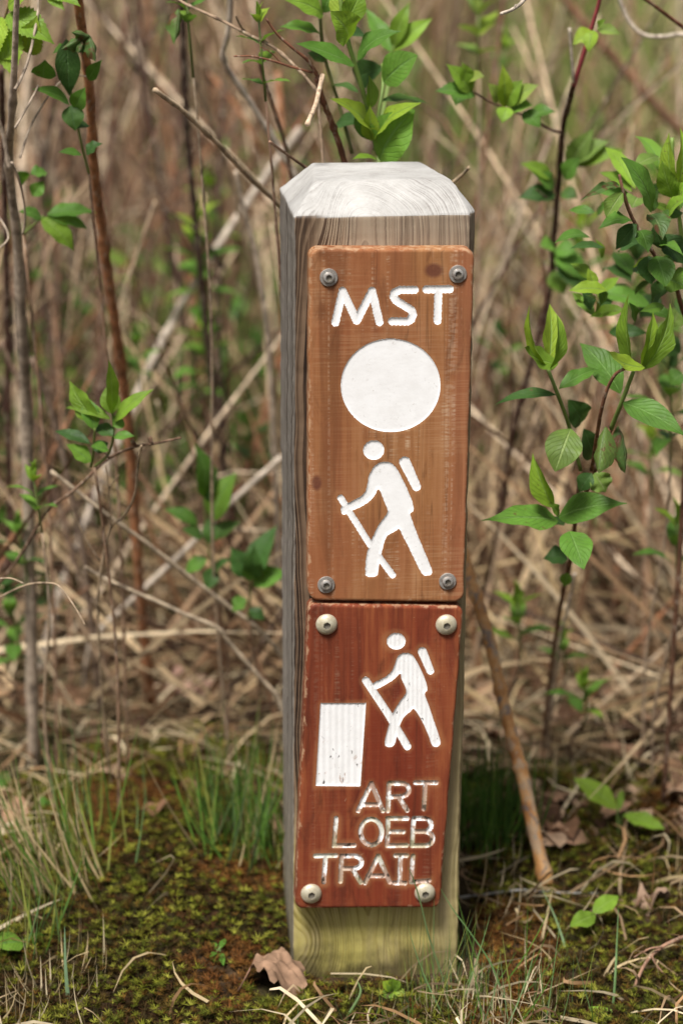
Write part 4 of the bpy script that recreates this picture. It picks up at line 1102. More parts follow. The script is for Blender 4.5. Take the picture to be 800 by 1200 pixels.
_rs = random.getstate(); random.seed(5)
for _ in range(34):
    u = random.uniform(690, 800); v = random.uniform(225, 375) + (800 - u) * 0.2; y = random.uniform(0.1, 0.3)
    a = random.uniform(-0.6, 3.7); ln = random.uniform(28, 48)
    leaf(pl3, P(u, v, y), P(u + math.cos(a) * ln, v - math.sin(a) * ln * 0.7, y + random.uniform(-0.04, 0.03)), ln * random.uniform(0.36, 0.52) * PXM, (random.uniform(-.4, .4), -0.6, random.uniform(0.3, 0.9)), random.choice(['leaf', 'leaf', 'leaf_young', 'leaf_dark']), fold=random.uniform(0.1, 0.35))
random.setstate(_rs)
# bramble leaves on the dark cane: sub-branches are part of the cane, its leaves hang on it
def bleaf(y, b, t, wd, mat='leaf_young', **kw):
    (u0, v0), (u1, v1) = k3(*b), k3(*t)
    m = MB(); v, f, uv = leaf_mesh(P(u0, v0, y), P(u1, v1, y - 0.01), wd / 2.667 * PXM * 1.15, (random.uniform(-.3, .3), -0.7, 0.6), serr=0.1, sh=0.42, **kw)
    m.add(v, f, (1, 1, 1), uv); m.build('leaf', M[mat], bc)
for y, b, t, wd, mat in [(0.32, (520, 100), (455, 140), 55, 'leaf_young'), (0.3, (520, 95), (505, 165), 45, 'leaf_young'), (0.33, (530, 90), (605, 108), 36, 'leaf_yellow'), (0.34, (535, 95), (560, 60), 34, 'leaf_young'),
    (0.3, (150, 300), (25, 285), 60, 'leaf'), (0.3, (140, 290), (60, 200), 60, 'leaf_young'), (0.3, (120, 260), (110, 195), 50, 'leaf_young'), (0.3, (130, 250), (180, 240), 44, 'leaf_yellow'), (0.32, (110, 270), (90, 330), 60, 'leaf'),
    (0.31, (240, 335), (235, 200), 50, 'leaf_young'), (0.31, (220, 320), (190, 260), 50, 'leaf_yellow'), (0.31, (245, 330), (300, 250), 70, 'leaf_young'), (0.31, (250, 330), (350, 265), 60, 'leaf_yellow'), (0.3, (250, 335), (235, 385), 50, 'leaf_young'), (0.31, (260, 340), (330, 330), 60, 'leaf'), (0.31, (300, 350), (355, 400), 54, 'leaf'), (0.33, (320, 360), (400, 350), 50, 'leaf'),
    (0.4, (400, 610), (285, 620), 66, 'leaf_dark'), (0.4, (395, 590), (330, 540), 60, 'leaf'), (0.4, (390, 560), (290, 510), 50, 'leaf_young'), (0.42, (430, 560), (480, 490), 60, 'leaf'), (0.44, (440, 520), (520, 400), 70, 'leaf_yellow'), (0.44, (450, 510), (570, 440), 70, 'leaf_yellow'), (0.44, (460, 520), (620, 470), 60, 'leaf_young'), (0.45, (420, 600), (470, 620), 50, 'leaf_dark'),
    (0.5, (395, 790), (500, 880), 90, 'leaf'), (0.5, (400, 780), (470, 790), 70, 'leaf'), (0.5, (395, 770), (350, 770), 60, 'leaf'), (0.5, (400, 830), (520, 900), 80, 'leaf_dark'), (0.52, (390, 850), (430, 920), 70, 'leaf')]:
    bleaf(y, b, t, wd, mat)

# smaller sprigs: opposite pairs of leaves up a stem
def sprig(name, label, u, v, y, lpx, nodes=3, gap=None, lean=(0.0, 0.08), mats=('leaf', 'leaf_young'), cat='plant', group=None, wr=0.36, up=0.5, seed=None, foot_px=None):
    random.seed(seed if seed is not None else int(u * 7 + v))
    top = P(u, v, y)
    sc = lpx * 1.4 * PXM * (1 + y / 1.9)
    gap = (gap or 0.55) * 0.8
    if foot_px: foot = G(*foot_px)
    else:
        foot = Vector((top.x + lean[0], top.y + lean[1], 0)); foot.z = hgt(foot.x, foot.y)
    o = plant(name, label, cat, foot, group)
    ax = (top - foot)
    ctl = [top, top.lerp(foot, 0.35) + Vector((0.006, 0, 0)), top.lerp(foot, 0.7) + Vector((-0.006, 0, 0)), foot - Vector((0, 0, 0.02))]
    green = top.lerp(foot, min(0.9, sc * (nodes + 0.3) * gap / (top - foot).length))
    full = smooth_line(ctl, 6)
    ki = min(range(len(full)), key=lambda i: (full[i] - green).length); ki = max(2, min(ki, len(full) - 3))
    stem(o, full[:ki + 1], 1.2 * (1 + y / 2), 1.6 * (1 + y / 2), (0.15, 0.19, 0.055), per=1)
    stem(o, full[ki:], 1.5 * (1 + y / 2), 2.2 * (1 + y / 2), random.choice([(0.26, 0.17, 0.11), (0.2, 0.12, 0.08), (0.33, 0.24, 0.16)]), 'bark', per=1, name='lower_stem')
    a0 = random.random() * 3.14
    d = ax.normalized()
    for k in range(nodes):
        dist = sc * (0.15 + gap * k)
        p = top - d * dist
        size = sc * (0.72 + 0.28 * min(1, k / 1.5)) * (1 if k < 4 else 0.85)
        el = up * (1.25 - 0.42 * k)
        for s in range(2):
            an = a0 + (k % 2) * 1.57 + s * 3.14 + random.uniform(-0.3, 0.3)
            e2 = el + random.uniform(-0.15, 0.2)
            dr = Vector((math.cos(an) * math.cos(e2), math.sin(an) * math.cos(e2) * 0.8, math.sin(e2)))
            nr = Vector((-math.cos(an) * math.sin(e2), -math.sin(an) * math.sin(e2), math.cos(e2)))
            mt = mats[1] if k < 1 else (mats[0] if random.random() < 0.8 else mats[-1])
            leaf(o, p, p + dr * size * random.uniform(0.85, 1.1), size * wr * random.uniform(0.9, 1.15), nr, mt, fold=0.35 if k < 1 else 0.18, wave=0.1, nu=8, nv=4)
    for s in range(2 + (nodes > 2)):
        an = a0 + 0.8 + s * 2.3
        dr = Vector((math.cos(an) * 0.3, math.sin(an) * 0.3, 1)).normalized()
        leaf(o, top - d * sc * 0.1, top + dr * sc * 0.55, sc * 0.2, (-math.cos(an), -math.sin(an), 0.1), mats[1], fold=0.55, nu=8, nv=4)
    return o
G1 = 'young leafy sprigs among the dead stems'
for nm, lab, u, v, y, lp, kw in [
    ('leafy_sprig', 'small narrow leaved sprig at the left edge beside the forked stem', 40, 560, 0.22, 30, dict(nodes=3, wr=0.34)),
    ('leafy_sprig', 'low dark shoot at the left edge under the narrow leaved sprig', 22, 622, 0.4, 34, dict(nodes=4, mats=('leaf_dark', 'leaf'))),
    ('leafy_sprig', 'blurred bright sprig left of the post shoulder', 232, 262, 0.85, 40, dict(nodes=6, gap=0.42, wr=0.5, mats=('leaf', 'leaf_young'))),
    ('leafy_sprig', 'blurred low sprig under the bright one left of the post', 235, 372, 0.85, 34, dict(nodes=5, wr=0.5, mats=('leaf', 'leaf'))),
    ('leafy_sprig', 'blurred green shoot touching the left side of the post', 312, 425, 0.9, 28, dict(nodes=2, mats=('leaf', 'leaf_dark'))),
    ('leafy_sprig', 'leafy shoot low at the left edge behind the pale stem', 10, 700, 0.45, 36, dict(nodes=5, mats=('leaf', 'leaf_dark'))),
    ('leafy_sprig', 'dim green shoot low between forked stem and orange brown cane', 50, 690, 0.8, 36, dict(nodes=4, mats=('leaf_dark', 'leaf'))),
    ('leafy_sprig', 'dim green shoot behind the tall dark shoot left of the post', 290, 500, 0.9, 32, dict(nodes=4, mats=('leaf_dark', 'leaf'))),
    ('leafy_sprig', 'bright blurred shoot above the post shoulder at left', 245, 215, 1.2, 30, dict(nodes=4, wr=0.5)),
    ('leafy_sprig', 'thick leafy shoot at the right edge under the dense plant', 786, 430, 0.35, 44, dict(nodes=4, mats=('leaf', 'leaf_dark'))),
    ('leafy_sprig', 'blurred leafy shoot behind the dense plant at the right edge', 745, 300, 0.7, 46, dict(nodes=5, mats=('leaf', 'leaf_dark'))),
    ('leafy_sprig', 'blurred bright shoot left of the dense plant at the right', 682, 265, 0.75, 38, dict(nodes=4, mats=('leaf', 'leaf_young'))),
    ('leafy_sprig', 'blurred shoot at the right edge in the top corner region', 770, 180, 1.1, 36, dict(nodes=3, mats=('leaf', 'leaf_yellow'))),
    ('leafy_sprig', 'blurred small sprig behind the lower orange brown cane', 160, 400, 0.75, 28, dict(nodes=3, mats=('leaf', 'leaf'))),
    ('leafy_sprig', 'young sprig to the right of the fallen orange stick, highest of three', 606, 708, 0.42, 40, dict(nodes=3, wr=0.36)),
    ('leafy_sprig', 'young sprig beneath the tall plant right of the stick, middle of three', 659, 748, 0.42, 27, dict(nodes=3, wr=0.36)),
    ('leafy_sprig', 'young sprig low right of the fallen stick, lowest of three', 684, 806, 0.38, 36, dict(nodes=3, wr=0.36)),
    ('leafy_sprig', 'blurred sprig at the right edge beneath the broad leaf', 762, 512, 0.6, 36, dict(nodes=3)),
    ('leafy_sprig', 'sprig cut by the right edge at mid height', 792, 612, 0.3, 40, dict(nodes=3)),
    ('leafy_sprig', 'blurred low green shoot behind the tall plant right of the post', 697, 600, 0.8, 34, dict(nodes=3, mats=('leaf', 'leaf'))),
    ('leafy_sprig', 'blurred dark sprig right beside the upper sign', 585, 395, 0.9, 30, dict(nodes=3, mats=('leaf', 'leaf_dark'))),
    ('leafy_sprig', 'small curled sprig on the crossing twig above the post at left', 303, 22, 0.2, 26, dict(nodes=4, gap=0.8, wr=0.5, lean=(0.03, 0.2), mats=('leaf', 'leaf_young'))),
    ('leafy_sprig', 'green sprig at the top edge left of the crossing twig', 218, -6, 0.25, 22, dict(nodes=3, wr=0.5, lean=(0.02, 0.2))),
    ('leafy_sprig', 'blurred green sprig near the top edge right of the post', 560, 12, 0.7, 34, dict(nodes=3, mats=('leaf_young', 'leaf_yellow'), wr=0.5)),
    ('leafy_sprig', 'blurred sprig between the post top and the bramble cane', 590, 55, 1.0, 28, dict(nodes=2, mats=('leaf', 'leaf_young'))),
    ]:
    sprig(nm, lab, u, v, y, lp, group=G1, **kw)
def hand_sprig(label, conv, y, stems, leaves, lower=(0.26, 0.16, 0.1), foot_dy=0.12, dx=0.0, serr=0.0):
    """a sprig set leaf by leaf; its first stem runs down to the ground"""
    p0 = P(*conv(*stems[0][-1]), y)
    foot = Vector((p0.x + dx, y + foot_dy, 0)); foot.z = hgt(foot.x, foot.y)
    o = plant('leafy_sprig', label, 'plant', foot, G1)
    for i, st_ in enumerate(stems):
        stem(o, [P(*conv(*q), y + 0.012 * k) for k, q in enumerate(st_)], 1.5, 1.9, (0.16, 0.20, 0.05))
    e = P(*conv(*stems[0][-1]), y + 0.012 * (len(stems[0]) - 1))
    stem(o, [e, e.lerp(foot, 0.5) + Vector((0.008, 0, 0)), foot - Vector((0, 0, 0.02))], 1.8, 2.4, lower, 'bark', name='lower_stem')
    for b, t, wd, mt, nr in leaves:
        L(o, conv, y, b, t, wd, mt, random.uniform(-0.02, 0.015), nr, fold=random.uniform(0.12, 0.35), wave=random.uniform(0.04, 0.15), serr=serr)
    return o
q6 = crop(0, 400, 2.353); q5 = crop(0, 0, 2.353)
U_ = (0.1, -0.85, 0.35); F_ = (0, -0.6, 0.8); SL = (-0.6, -0.75, 0.2); SR = (0.6, -0.75, 0.2)
hand_sprig('bright green sprig in front of the orange brown cane', q6, 0.14, [[(308, 190), (314, 250), (300, 310), (262, 345)], [(262, 240), (258, 300), (252, 345)]],
    [((308, 200), (300, 52), 46, 'leaf_young', SR), ((305, 215), (182, 184), 42, 'leaf_young', F_), ((316, 222), (424, 132), 44, 'leaf_young', F_), ((310, 200), (298, 118), 60, 'leaf_young', U_), ((268, 225), (192, 108), 64, 'leaf_young', SL), ((262, 245), (236, 150), 50, 'leaf', U_),
     ((312, 262), (262, 232), 44, 'leaf_dark', F_), ((314, 265), (372, 262), 36, 'leaf', F_), ((252, 332), (184, 284), 56, 'leaf', F_), ((250, 282), (152, 248), 34, 'leaf_dark', F_), ((300, 300), (250, 290), 36, 'leaf', F_), ((312, 235), (340, 215), 44, 'leaf', U_), ((258, 300), (300, 280), 40, 'leaf_dark', U_)])
hand_sprig('tall dark green shoot with upright leaves left of the post', q6, 0.4, [[(562, 400), (566, 480), (580, 600), (600, 700)]],
    [((562, 430), (536, 280), 66, 'leaf', SR), ((586, 495), (652, 362), 82, 'leaf', SL), ((545, 505), (452, 464), 46, 'leaf', F_), ((580, 545), (664, 498), 50, 'leaf_dark', F_), ((572, 600), (508, 642), 50, 'leaf', F_), ((585, 560), (575, 485), 50, 'leaf_dark', U_), ((570, 440), (602, 350), 44, 'leaf_dark', SL), ((560, 540), (500, 520), 44, 'leaf_dark', F_), ((590, 640), (640, 600), 46, 'leaf_dark', F_), ((590, 620), (570, 690), 46, 'leaf_dark', U_)], foot_dy=0.1)
hand_sprig('broad dark green shoot partly hidden by the left side of the post', q6, 0.36, [[(690, 640), (690, 700), (685, 770)]],
    [((690, 662), (764, 508), 84, 'leaf_dark', SL), ((698, 675), (790, 636), 66, 'leaf', F_), ((690, 650), (636, 568), 70, 'leaf_dark', U_), ((680, 710), (640, 745), 50, 'leaf', F_), ((692, 660), (700, 560), 60, 'leaf_dark', U_), ((685, 740), (730, 770), 44, 'leaf_dark', F_)], foot_dy=0.1)
hand_sprig('leafed shoot hanging against the top of the orange brown cane', q5, 0.21, [[(188, 130), (196, 250), (208, 310), (228, 410), (246, 478)]],
    [((184, 108), (192, 264), 70, 'leaf_dark', U_), ((192, 288), (88, 246), 46, 'leaf', F_), ((196, 290), (208, 362), 56, 'leaf_dark', U_), ((212, 355), (248, 348), 40, 'leaf_dark', F_), ((226, 428), (162, 420), 28, 'leaf', F_), ((208, 300), (236, 240), 50, 'leaf', U_), ((238, 425), (284, 395), 40, 'leaf_dark', F_), ((180, 130), (145, 150), 36, 'leaf', F_), ((244, 220), (282, 165), 34, 'leaf', U_), ((120, 215), (125, 165), 60, 'leaf', U_)], foot_dy=0.2)
hand_sprig('toothed bramble leaves between forked stem and orange brown cane', q5, 0.3, [[(120, 595), (95, 620), (66, 645)]],
    [((112, 600), (204, 692), 66, 'leaf_young', F_), ((116, 602), (52, 584), 44, 'leaf', F_), ((130, 592), (266, 586), 46, 'leaf', F_), ((128, 600), (242, 632), 50, 'leaf', F_), ((85, 480), (132, 478), 40, 'leaf', F_), ((70, 500), (48, 472), 40, 'leaf', U_), ((90, 540), (122, 500), 40, 'leaf', U_)], foot_dy=0.1, serr=0.08)
random.seed(11)
# serrated leaves at the top left corner
foot = Vector((P(20, 880, 0.35).x - 0.05, 0.35, 0)); foot.z = hgt(foot.x, foot.y)
br = plant('bramble_shoot', 'bright toothed bramble leaves at the top left corner', 'plant', foot)
stem(br, [P(14, -5, 0.2), P(-2, 60, 0.22), P(-12, 200, 0.25), foot - Vector((0, 0, 0.02))], 1.6, 2.6, (0.2, 0.14, 0.06))
for b, t, wd in [((32, 62), (44, 18), 34), ((30, 62), (16, 92), 0), ((8, 18), (64, 52), 40), ((6, 22), (18, 92), 44), ((2, 20), (-10, 78), 36), ((10, 8), (40, -10), 30), ((0, 60), (14, 70), 26), ((52, -12), (95, 8), 26), ((62, -8), (76, 12), 22)]:
    if wd: leaf(br, P(*b, 0.2), P(*t, 0.18), wd * PXM, (random.uniform(-.3, .3), -0.8, 0.5), 'leaf_young', serr=0.1)
dl = plant('shrivelled_leaf', 'shrivelled brown and green leaf hanging from the twig at the top left', 'leaf', P(209, 15, 0.24))
leaf(dl, P(210, 10, 0.24), P(204, 52, 0.23), 22 * PXM, (0.4, -0.8, 0.2), 'leaf_blight', 'blade', curl=1.0, fold=-0.6, wave=0.5)
dl = plant('shrivelled_leaf', 'dark shrivelled leaf cluster wrapped on the joint of the orange brown cane', 'leaf', P(105, 50, 0.22))
for b, t, wd in [((100, 42), (72, 58), 20), ((104, 40), (112, 72), 22), ((98, 45), (92, 62), 20), ((108, 44), (84, 38), 16)]:
    leaf(dl, P(*b, 0.19), P(*t, 0.18), wd * PXM, (random.uniform(-.5, .5), -0.8, 0.3), 'leaf_blight', 'blade', curl=1.0, fold=-0.7, wave=0.5)

# little ground plants
def ground_leaves(name, label, cat, foot_px, leaves, mat='leaf_young', y=None, h=0.02):
    f = G(*foot_px)
    o = plant(name, label, cat, f)
    m = MB()
    items = []
    for (b, t, wd, nr) in leaves:
        pb = P(*b, f.y); pt = P(*t, f.y + (0.02 if t[1] < b[1] else -0.02))
        items.append((pb, pt, wd * PXM, nr))
        m.tube(smooth_line([pb, (pb + f) * 0.5 + Vector((0, 0.003, 0.004)), f - Vector((0, 0, 0.01))], 4), 0.9 * PXM, 5, (0.15, 0.24, 0.06))
    part(m, 'stem', M['stem_green'], o)
    for pb, pt, wd, nr in items: leaf(o, pb, pt, wd, nr, mat, sh=0.46, fold=0.12, droop=0.06)
    return o
ground_leaves('seedling', 'large pale green pair of leaves on the moss at right', 'plant', (724, 985), [((722, 948), (672, 912), 34, (0, -0.4, 0.9)), ((730, 955), (778, 972), 28, (0.1, -0.5, 0.85)), ((724, 950), (728, 925), 10, (0, -0.8, 0.3))])
ground_leaves('seedling', 'small round green pair of leaves right of the stick end', 'plant', (690, 1098), [((697, 1072), (667, 1086), 24, (-0.2, -0.75, 0.6)), ((694, 1070), (724, 1050), 26, (0.1, -0.5, 0.85))])
ground_leaves('seedling', 'green leaf tip at the bottom edge right of the post', 'plant', (690, 1200), [((722, 1206), (688, 1180), 26, (0, -0.5, 0.85))])
ground_leaves('seedling', 'tiny star shaped seedling on the moss left of the post foot', 'plant', (258, 1122), [((258, 1116), (262, 1132), 8, (0, -0.6, 0.8)), ((256, 1114), (246, 1104), 9, (0, -0.6, 0.8)), ((258, 1112), (264, 1100), 8, (0, -0.6, 0.8)), ((254, 1116), (246, 1122), 7, (0, -0.6, 0.8))], 'leaf')
ground_leaves('seedling', 'pale broad leaves lying at the left edge near the bottom', 'plant', (30, 1118), [((28, 1104), (-8, 1108), 30, (0, -0.5, 0.85)), ((26, 1106), (62, 1102), 26, (0.1, -0.5, 0.85))], 'leaf')
ground_leaves('seedling', 'green leaf at the left edge beside the straw tuft', 'plant', (0, 930), [((-10, 925), (12, 905), 26, (0.2, -0.8, 0.4)), ((-6, 928), (-22, 905), 20, (0.2, -0.8, 0.4))], 'leaf')
ground_leaves('seedling', 'blurred pale leaf in the grass tuft at the left', 'plant', (52, 955), [((40, 948), (66, 938), 18, (0, -0.6, 0.8)), ((52, 945), (48, 932), 12, (0, -0.6, 0.8))], 'leaf')
cf = G(462, 1176)
cl = plant('clover_sprig', 'small lobed three part green leaf in front of the post foot', 'plant', cf)
ctr = P(460, 1162, cf.y)
_m = MB(); _m.tube(smooth_line([ctr, (ctr + cf) * 0.5 + Vector((0.002, 0, 0)), cf - Vector((0, 0, 0.01))], 4), 0.8 * PXM, 5, (0.2, 0.2, 0.08)); part(_m, 'stem', M['stem_green'], cl)
for t in ((448, 1150), (452, 1152), (460, 1146), (468, 1149), (474, 1164), (470, 1171), (448, 1168), (452, 1172)):
    leaf(cl, ctr, P(*t, cf.y - 0.004), 11 * PXM, (0, -0.75, 0.65), 'leaf_young', sh=0.62, fold=0.1, nu=6, nv=4)

# the dead leaf at the post's foot
def dead_leaf(name, label, c_px, rx, ry, col, rot=0.0, lift=0.012):
    g = G(*c_px)
    o = plant(name, label, 'leaf', g)
    m = MB()
    nr, na = 14, 48
    vv, cc = [], []
    for i in range(nr + 1):
        for k in range(na):
            a = 2 * math.pi * k / na
            lob = 1 + 0.07 * math.sin(a * 5 + 1) + 0.06 * math.sin(a * 8) + 0.05 * math.sin(a * 13)
            r = i / nr * lob
            x = math.cos(a) * r * rx; yv = math.sin(a) * r * ry
            cr = mnoise.noise(Vector((x * 55, yv * 55, rot))) * 0.012 + mnoise.noise(Vector((x * 150, yv * 150, rot))) * 0.007 + abs(math.sin(a * 2.5)) * 0.006 * r + r * r * 0.008 * math.sin(a * 2 + 1) + lift * (1 - r * r * 0.55)
            xr = x * math.cos(rot) - yv * math.sin(rot); yr = x * math.sin(rot) + yv * math.cos(rot)
            vv.append((g.x + xr, g.y + yr, g.z + cr))
            f = 0.75 + 0.5 * abs(math.sin(a * 2.5)) ** 0.5
            cc.append(tuple(c * f for c in col))
    ff = [(i * na + k, i * na + (k + 1) % na, (i + 1) * na + (k + 1) % na, (i + 1) * na + k) for i in range(nr) for k in range(na)]
    m.add(vv, ff, cc)
    part(m, 'blade', M['litter'], o)
    m = MB(); m.tube([Vector((g.x - rx * 0.8, g.y, g.z + lift)), Vector((g.x - rx * 1.4, g.y - 0.01, g.z + 0.006))], 0.0008, 5, (0.2, 0.11, 0.07)); part(m, 'stalk', M['litter'], o)
dead_leaf('dead_leaf', 'crumpled brown dead leaf at the left foot of the post', (326, 1163), 0.024, 0.028, (0.22, 0.135, 0.085), 0.5, 0.03)
dead_leaf('dead_leaf', 'flat pale dead leaf on the ground beyond the moss left of the post', (225, 815), 0.035, 0.05, (0.33, 0.20, 0.15), 1.2, 0.01)
dead_leaf('dead_leaf', 'small tan dead leaf on the moss near the right edge', (763, 1065), 0.012, 0.018, (0.24, 0.16, 0.11), 2.0, 0.012)

# ------------------------------------------------------------------ grass
def inside_post(x, y, m=0.0): return -m < x < 0.155 + m and -m < y < 0.16 + m
def tuft(name, label, foot_px, spread, n, hpx, cols, lean=(0, 0), leanr=0.5, wpx=2.0, group='grass tufts round the post', sag=0.2):
    g = G(*foot_px)
    o = plant(name, label, 'grass', g, group)
    m = MB()
    for _ in range(n):
        x = g.x + spread[0] * max(-1.7, min(1.7, random.gauss(0, 1))); y = g.y + spread[1] * max(-1.7, min(1.7, random.gauss(0, 1)))
        if inside_post(x, y, 0.002): continue
        z = hgt(x, y) - 0.006
        h = hpx * PXM * random.uniform(0.25, 1.0) ** 0.8 * 1.1
        an = random.random() * 6.28; l = random.random() * leanr
        d = Vector((math.cos(an) * l + lean[0], math.sin(an) * l + lean[1], 1)).normalized() * h
        sg = Vector((d.x, d.y, -0.25 * h)) * sag * random.uniform(0.3, 1.6)
        c = random.choice(cols); f = random.uniform(0.7, 1.3)
        m.blade((x, y, z), Vector((x, y, z)) + d, wpx * PXM * random.uniform(0.6, 1.3), -sg * 1.5, tuple(q * f for q in c), 6)
    part(m, 'grass_leaves', M['grass'], o)
    return o
GR = (0.10, 0.20, 0.03); GB = (0.13, 0.22, 0.08); GD = (0.055, 0.125, 0.022); GY = (0.23, 0.25, 0.055); ST = (0.46, 0.35, 0.19); SP = (0.62, 0.51, 0.33)
tuft('grass_tuft', 'dense dark green grass tuft against the lower left side of the post', (298, 1000), (0.028, 0.034), 200, 165, [GR, GR, GD, GB, GY, ST], (-0.05, 0), 0.6, 2.6)
tuft('grass_tuft', 'fine green grass tuft a little left of the dense one', (262, 965), (0.022, 0.03), 80, 160, [GR, GY, GD], (0.1, 0), 0.5, 2.4)
tuft('grass_tuft', 'fanned green and straw grass tuft at the left edge', (78, 1040), (0.022, 0.025), 110, 200, [GR, GY, GR, ST], (-0.3, 0), 0.5, 2.7)
tuft('grass_tuft', 'tall thin grass tuft left of the moss cushion', (108, 985), (0.03, 0.04), 50, 190, [GR, GY, GB, GY], (-0.05, 0), 0.35, 2.4)
tuft('grass_tuft', 'dark green grass tuft beside the right side of the post', (572, 985), (0.024, 0.035), 200, 165, [GD, GD, GR], (0, 0), 0.4, 2.8)
tuft('grass_tuft', 'fine grey green grass tuft in front of the right foot of the post', (555, 1180), (0.032, 0.025), 60, 150, [GB, GR, GB, GY], (0.02, 0), 0.55, 1.5)
tuft('grass_tuft', 'short yellow green grass tuft at the bottom edge below the post', (470, 1215), (0.05, 0.02), 60, 75, [GR, GY, GB], (0, 0), 0.7, 1.5)
tuft('grass_tuft', 'sparse green grass tuft at the bottom edge right of the post', (625, 1195), (0.03, 0.03), 40, 120, [GB, GR, GY], (0.1, 0), 0.6, 1.5)
tuft('straw_tuft', 'pale bleached straw tuft in the bottom left corner', (30, 1190), (0.035, 0.04), 90, 90, [ST, SP, SP], (0.0, 0), 1.1, 1.9, sag=0.6)
tuft('straw_tuft', 'bleached straw tuft below the fanned grass at the left edge', (30, 1035), (0.03, 0.03), 80, 110, [ST, SP, ST], (0.1, -0.1), 1.2, 1.9, sag=0.6)
tuft('straw_tuft', 'matted pale straw tuft right of the post foot at the bottom edge', (560, 1195), (0.035, 0.025), 120, 85, [ST, SP, SP], (0.05, 0.0), 1.5, 1.9, sag=0.9)
tuft('straw_tuft', 'arching straw tuft on the ground right of the fallen stick', (705, 905), (0.05, 0.06), 90, 110, [ST, SP, ST], (0, 0), 1.4, 2.0, sag=0.9)
tuft('straw_tuft', 'tangled straw tuft between the post and the stick end', (585, 1065), (0.03, 0.04), 50, 90, [ST, SP, GY], (0.2, 0), 1.2, 1.7, sag=0.7)
tuft('straw_tuft', 'thin arching straw tuft at the right edge above the dead twig', (775, 1040), (0.03, 0.05), 40, 110, [ST, (0.33, 0.17, 0.08)], (0, 0), 1.2, 1.7, sag=0.9)
tuft('grass_tuft', 'low yellow green grass tuft packed against the front foot of the post', (425, 1182), (0.035, 0.010), 90, 36, [GY, GR, GB, ST], (0, -0.1), 0.8, 1.5)
tuft('grass_tuft', 'green grass tuft overlapping the right front foot of the post', (518, 1172), (0.020, 0.010), 60, 80, [GR, GB, GY, ST], (0, -0.05), 0.6, 1.6)
tuft('grass_tuft', 'green blades rising in front of the fanned tuft at the left edge', (25, 1120), (0.02, 0.02), 45, 130, [GB, GR, GY], (0.05, 0), 0.5, 2.2)
def single(name, label, pix, ys, wpx, col):
    pts = smooth_line([P(u, v, ys[0] + (ys[1] - ys[0]) * i / (len(pix) - 1)) for i, (u, v) in enumerate(pix)], 6)
    k = len(pts); m = MB(); vs_ = []
    for i, p in enumerate(pts):
        wd = wpx * PXM * 0.5 * (1 - (1 - i / (k - 1)) ** 3 * 0.95)
        vs_ += [p - RT * wd, p + Vector((0, -wd * 0.5, 0)), p + RT * wd]
    m.add(vs_, [(3 * i + j, 3 * i + j + 1, 3 * i + j + 4, 3 * i + j + 3) for i in range(k - 1) for j in range(2)], col)
    tag(m.build(name, M['grass']), label, 'grass')
single('long_grass', 'broad grey green grass blade standing at the bottom left', [(76, 1085), (77, 1130), (80, 1170), (84, 1215)], (-0.03, -0.05), 5, (0.17, 0.26, 0.14))
single('long_grass', 'long grey green blade slanting right of the fallen stick end', [(634, 1040), (652, 1080), (668, 1130), (680, 1175), (688, 1210)], (0.1, -0.05), 4, (0.16, 0.24, 0.11))
single('long_grass', 'upright thin green blade right of the round leaved seedling', [(724, 1062), (722, 1110), (720, 1150), (716, 1200)], (0.0, -0.05), 3, (0.11, 0.2, 0.06))
single('long_grass', 'thin blade crossing the lower right corner of the red sign', [(477, 1015), (484, 1030), (493, 1060), (503, 1100), (520, 1150)], (-0.06, -0.05), 2.2, (0.16, 0.23, 0.09))
single('long_grass', 'green blade leaning across the post foot on the right', [(515, 1040), (530, 1065), (552, 1095), (575, 1130), (590, 1170)], (-0.03, -0.05), 2.4, (0.10, 0.18, 0.06))
single('long_grass', 'bent straw blade standing on the moss near the grass tuft', [(281, 994), (300, 992), (302, 1010), (298, 1032), (293, 1046)], (0.2, 0.2), 3, (0.42, 0.34, 0.17))
single('long_grass', 'pale green blade arching up from the bottom below the dead leaf', [(418, 1148), (422, 1164), (408, 1190), (400, 1215)], (-0.07, -0.08), 4, (0.17, 0.26, 0.10))

# ------------------------------------------------------------------ ground cover that nobody could count
def inside_post(x, y, m=0.0): return -m < x < 0.155 + m and -m < y < 0.16 + m

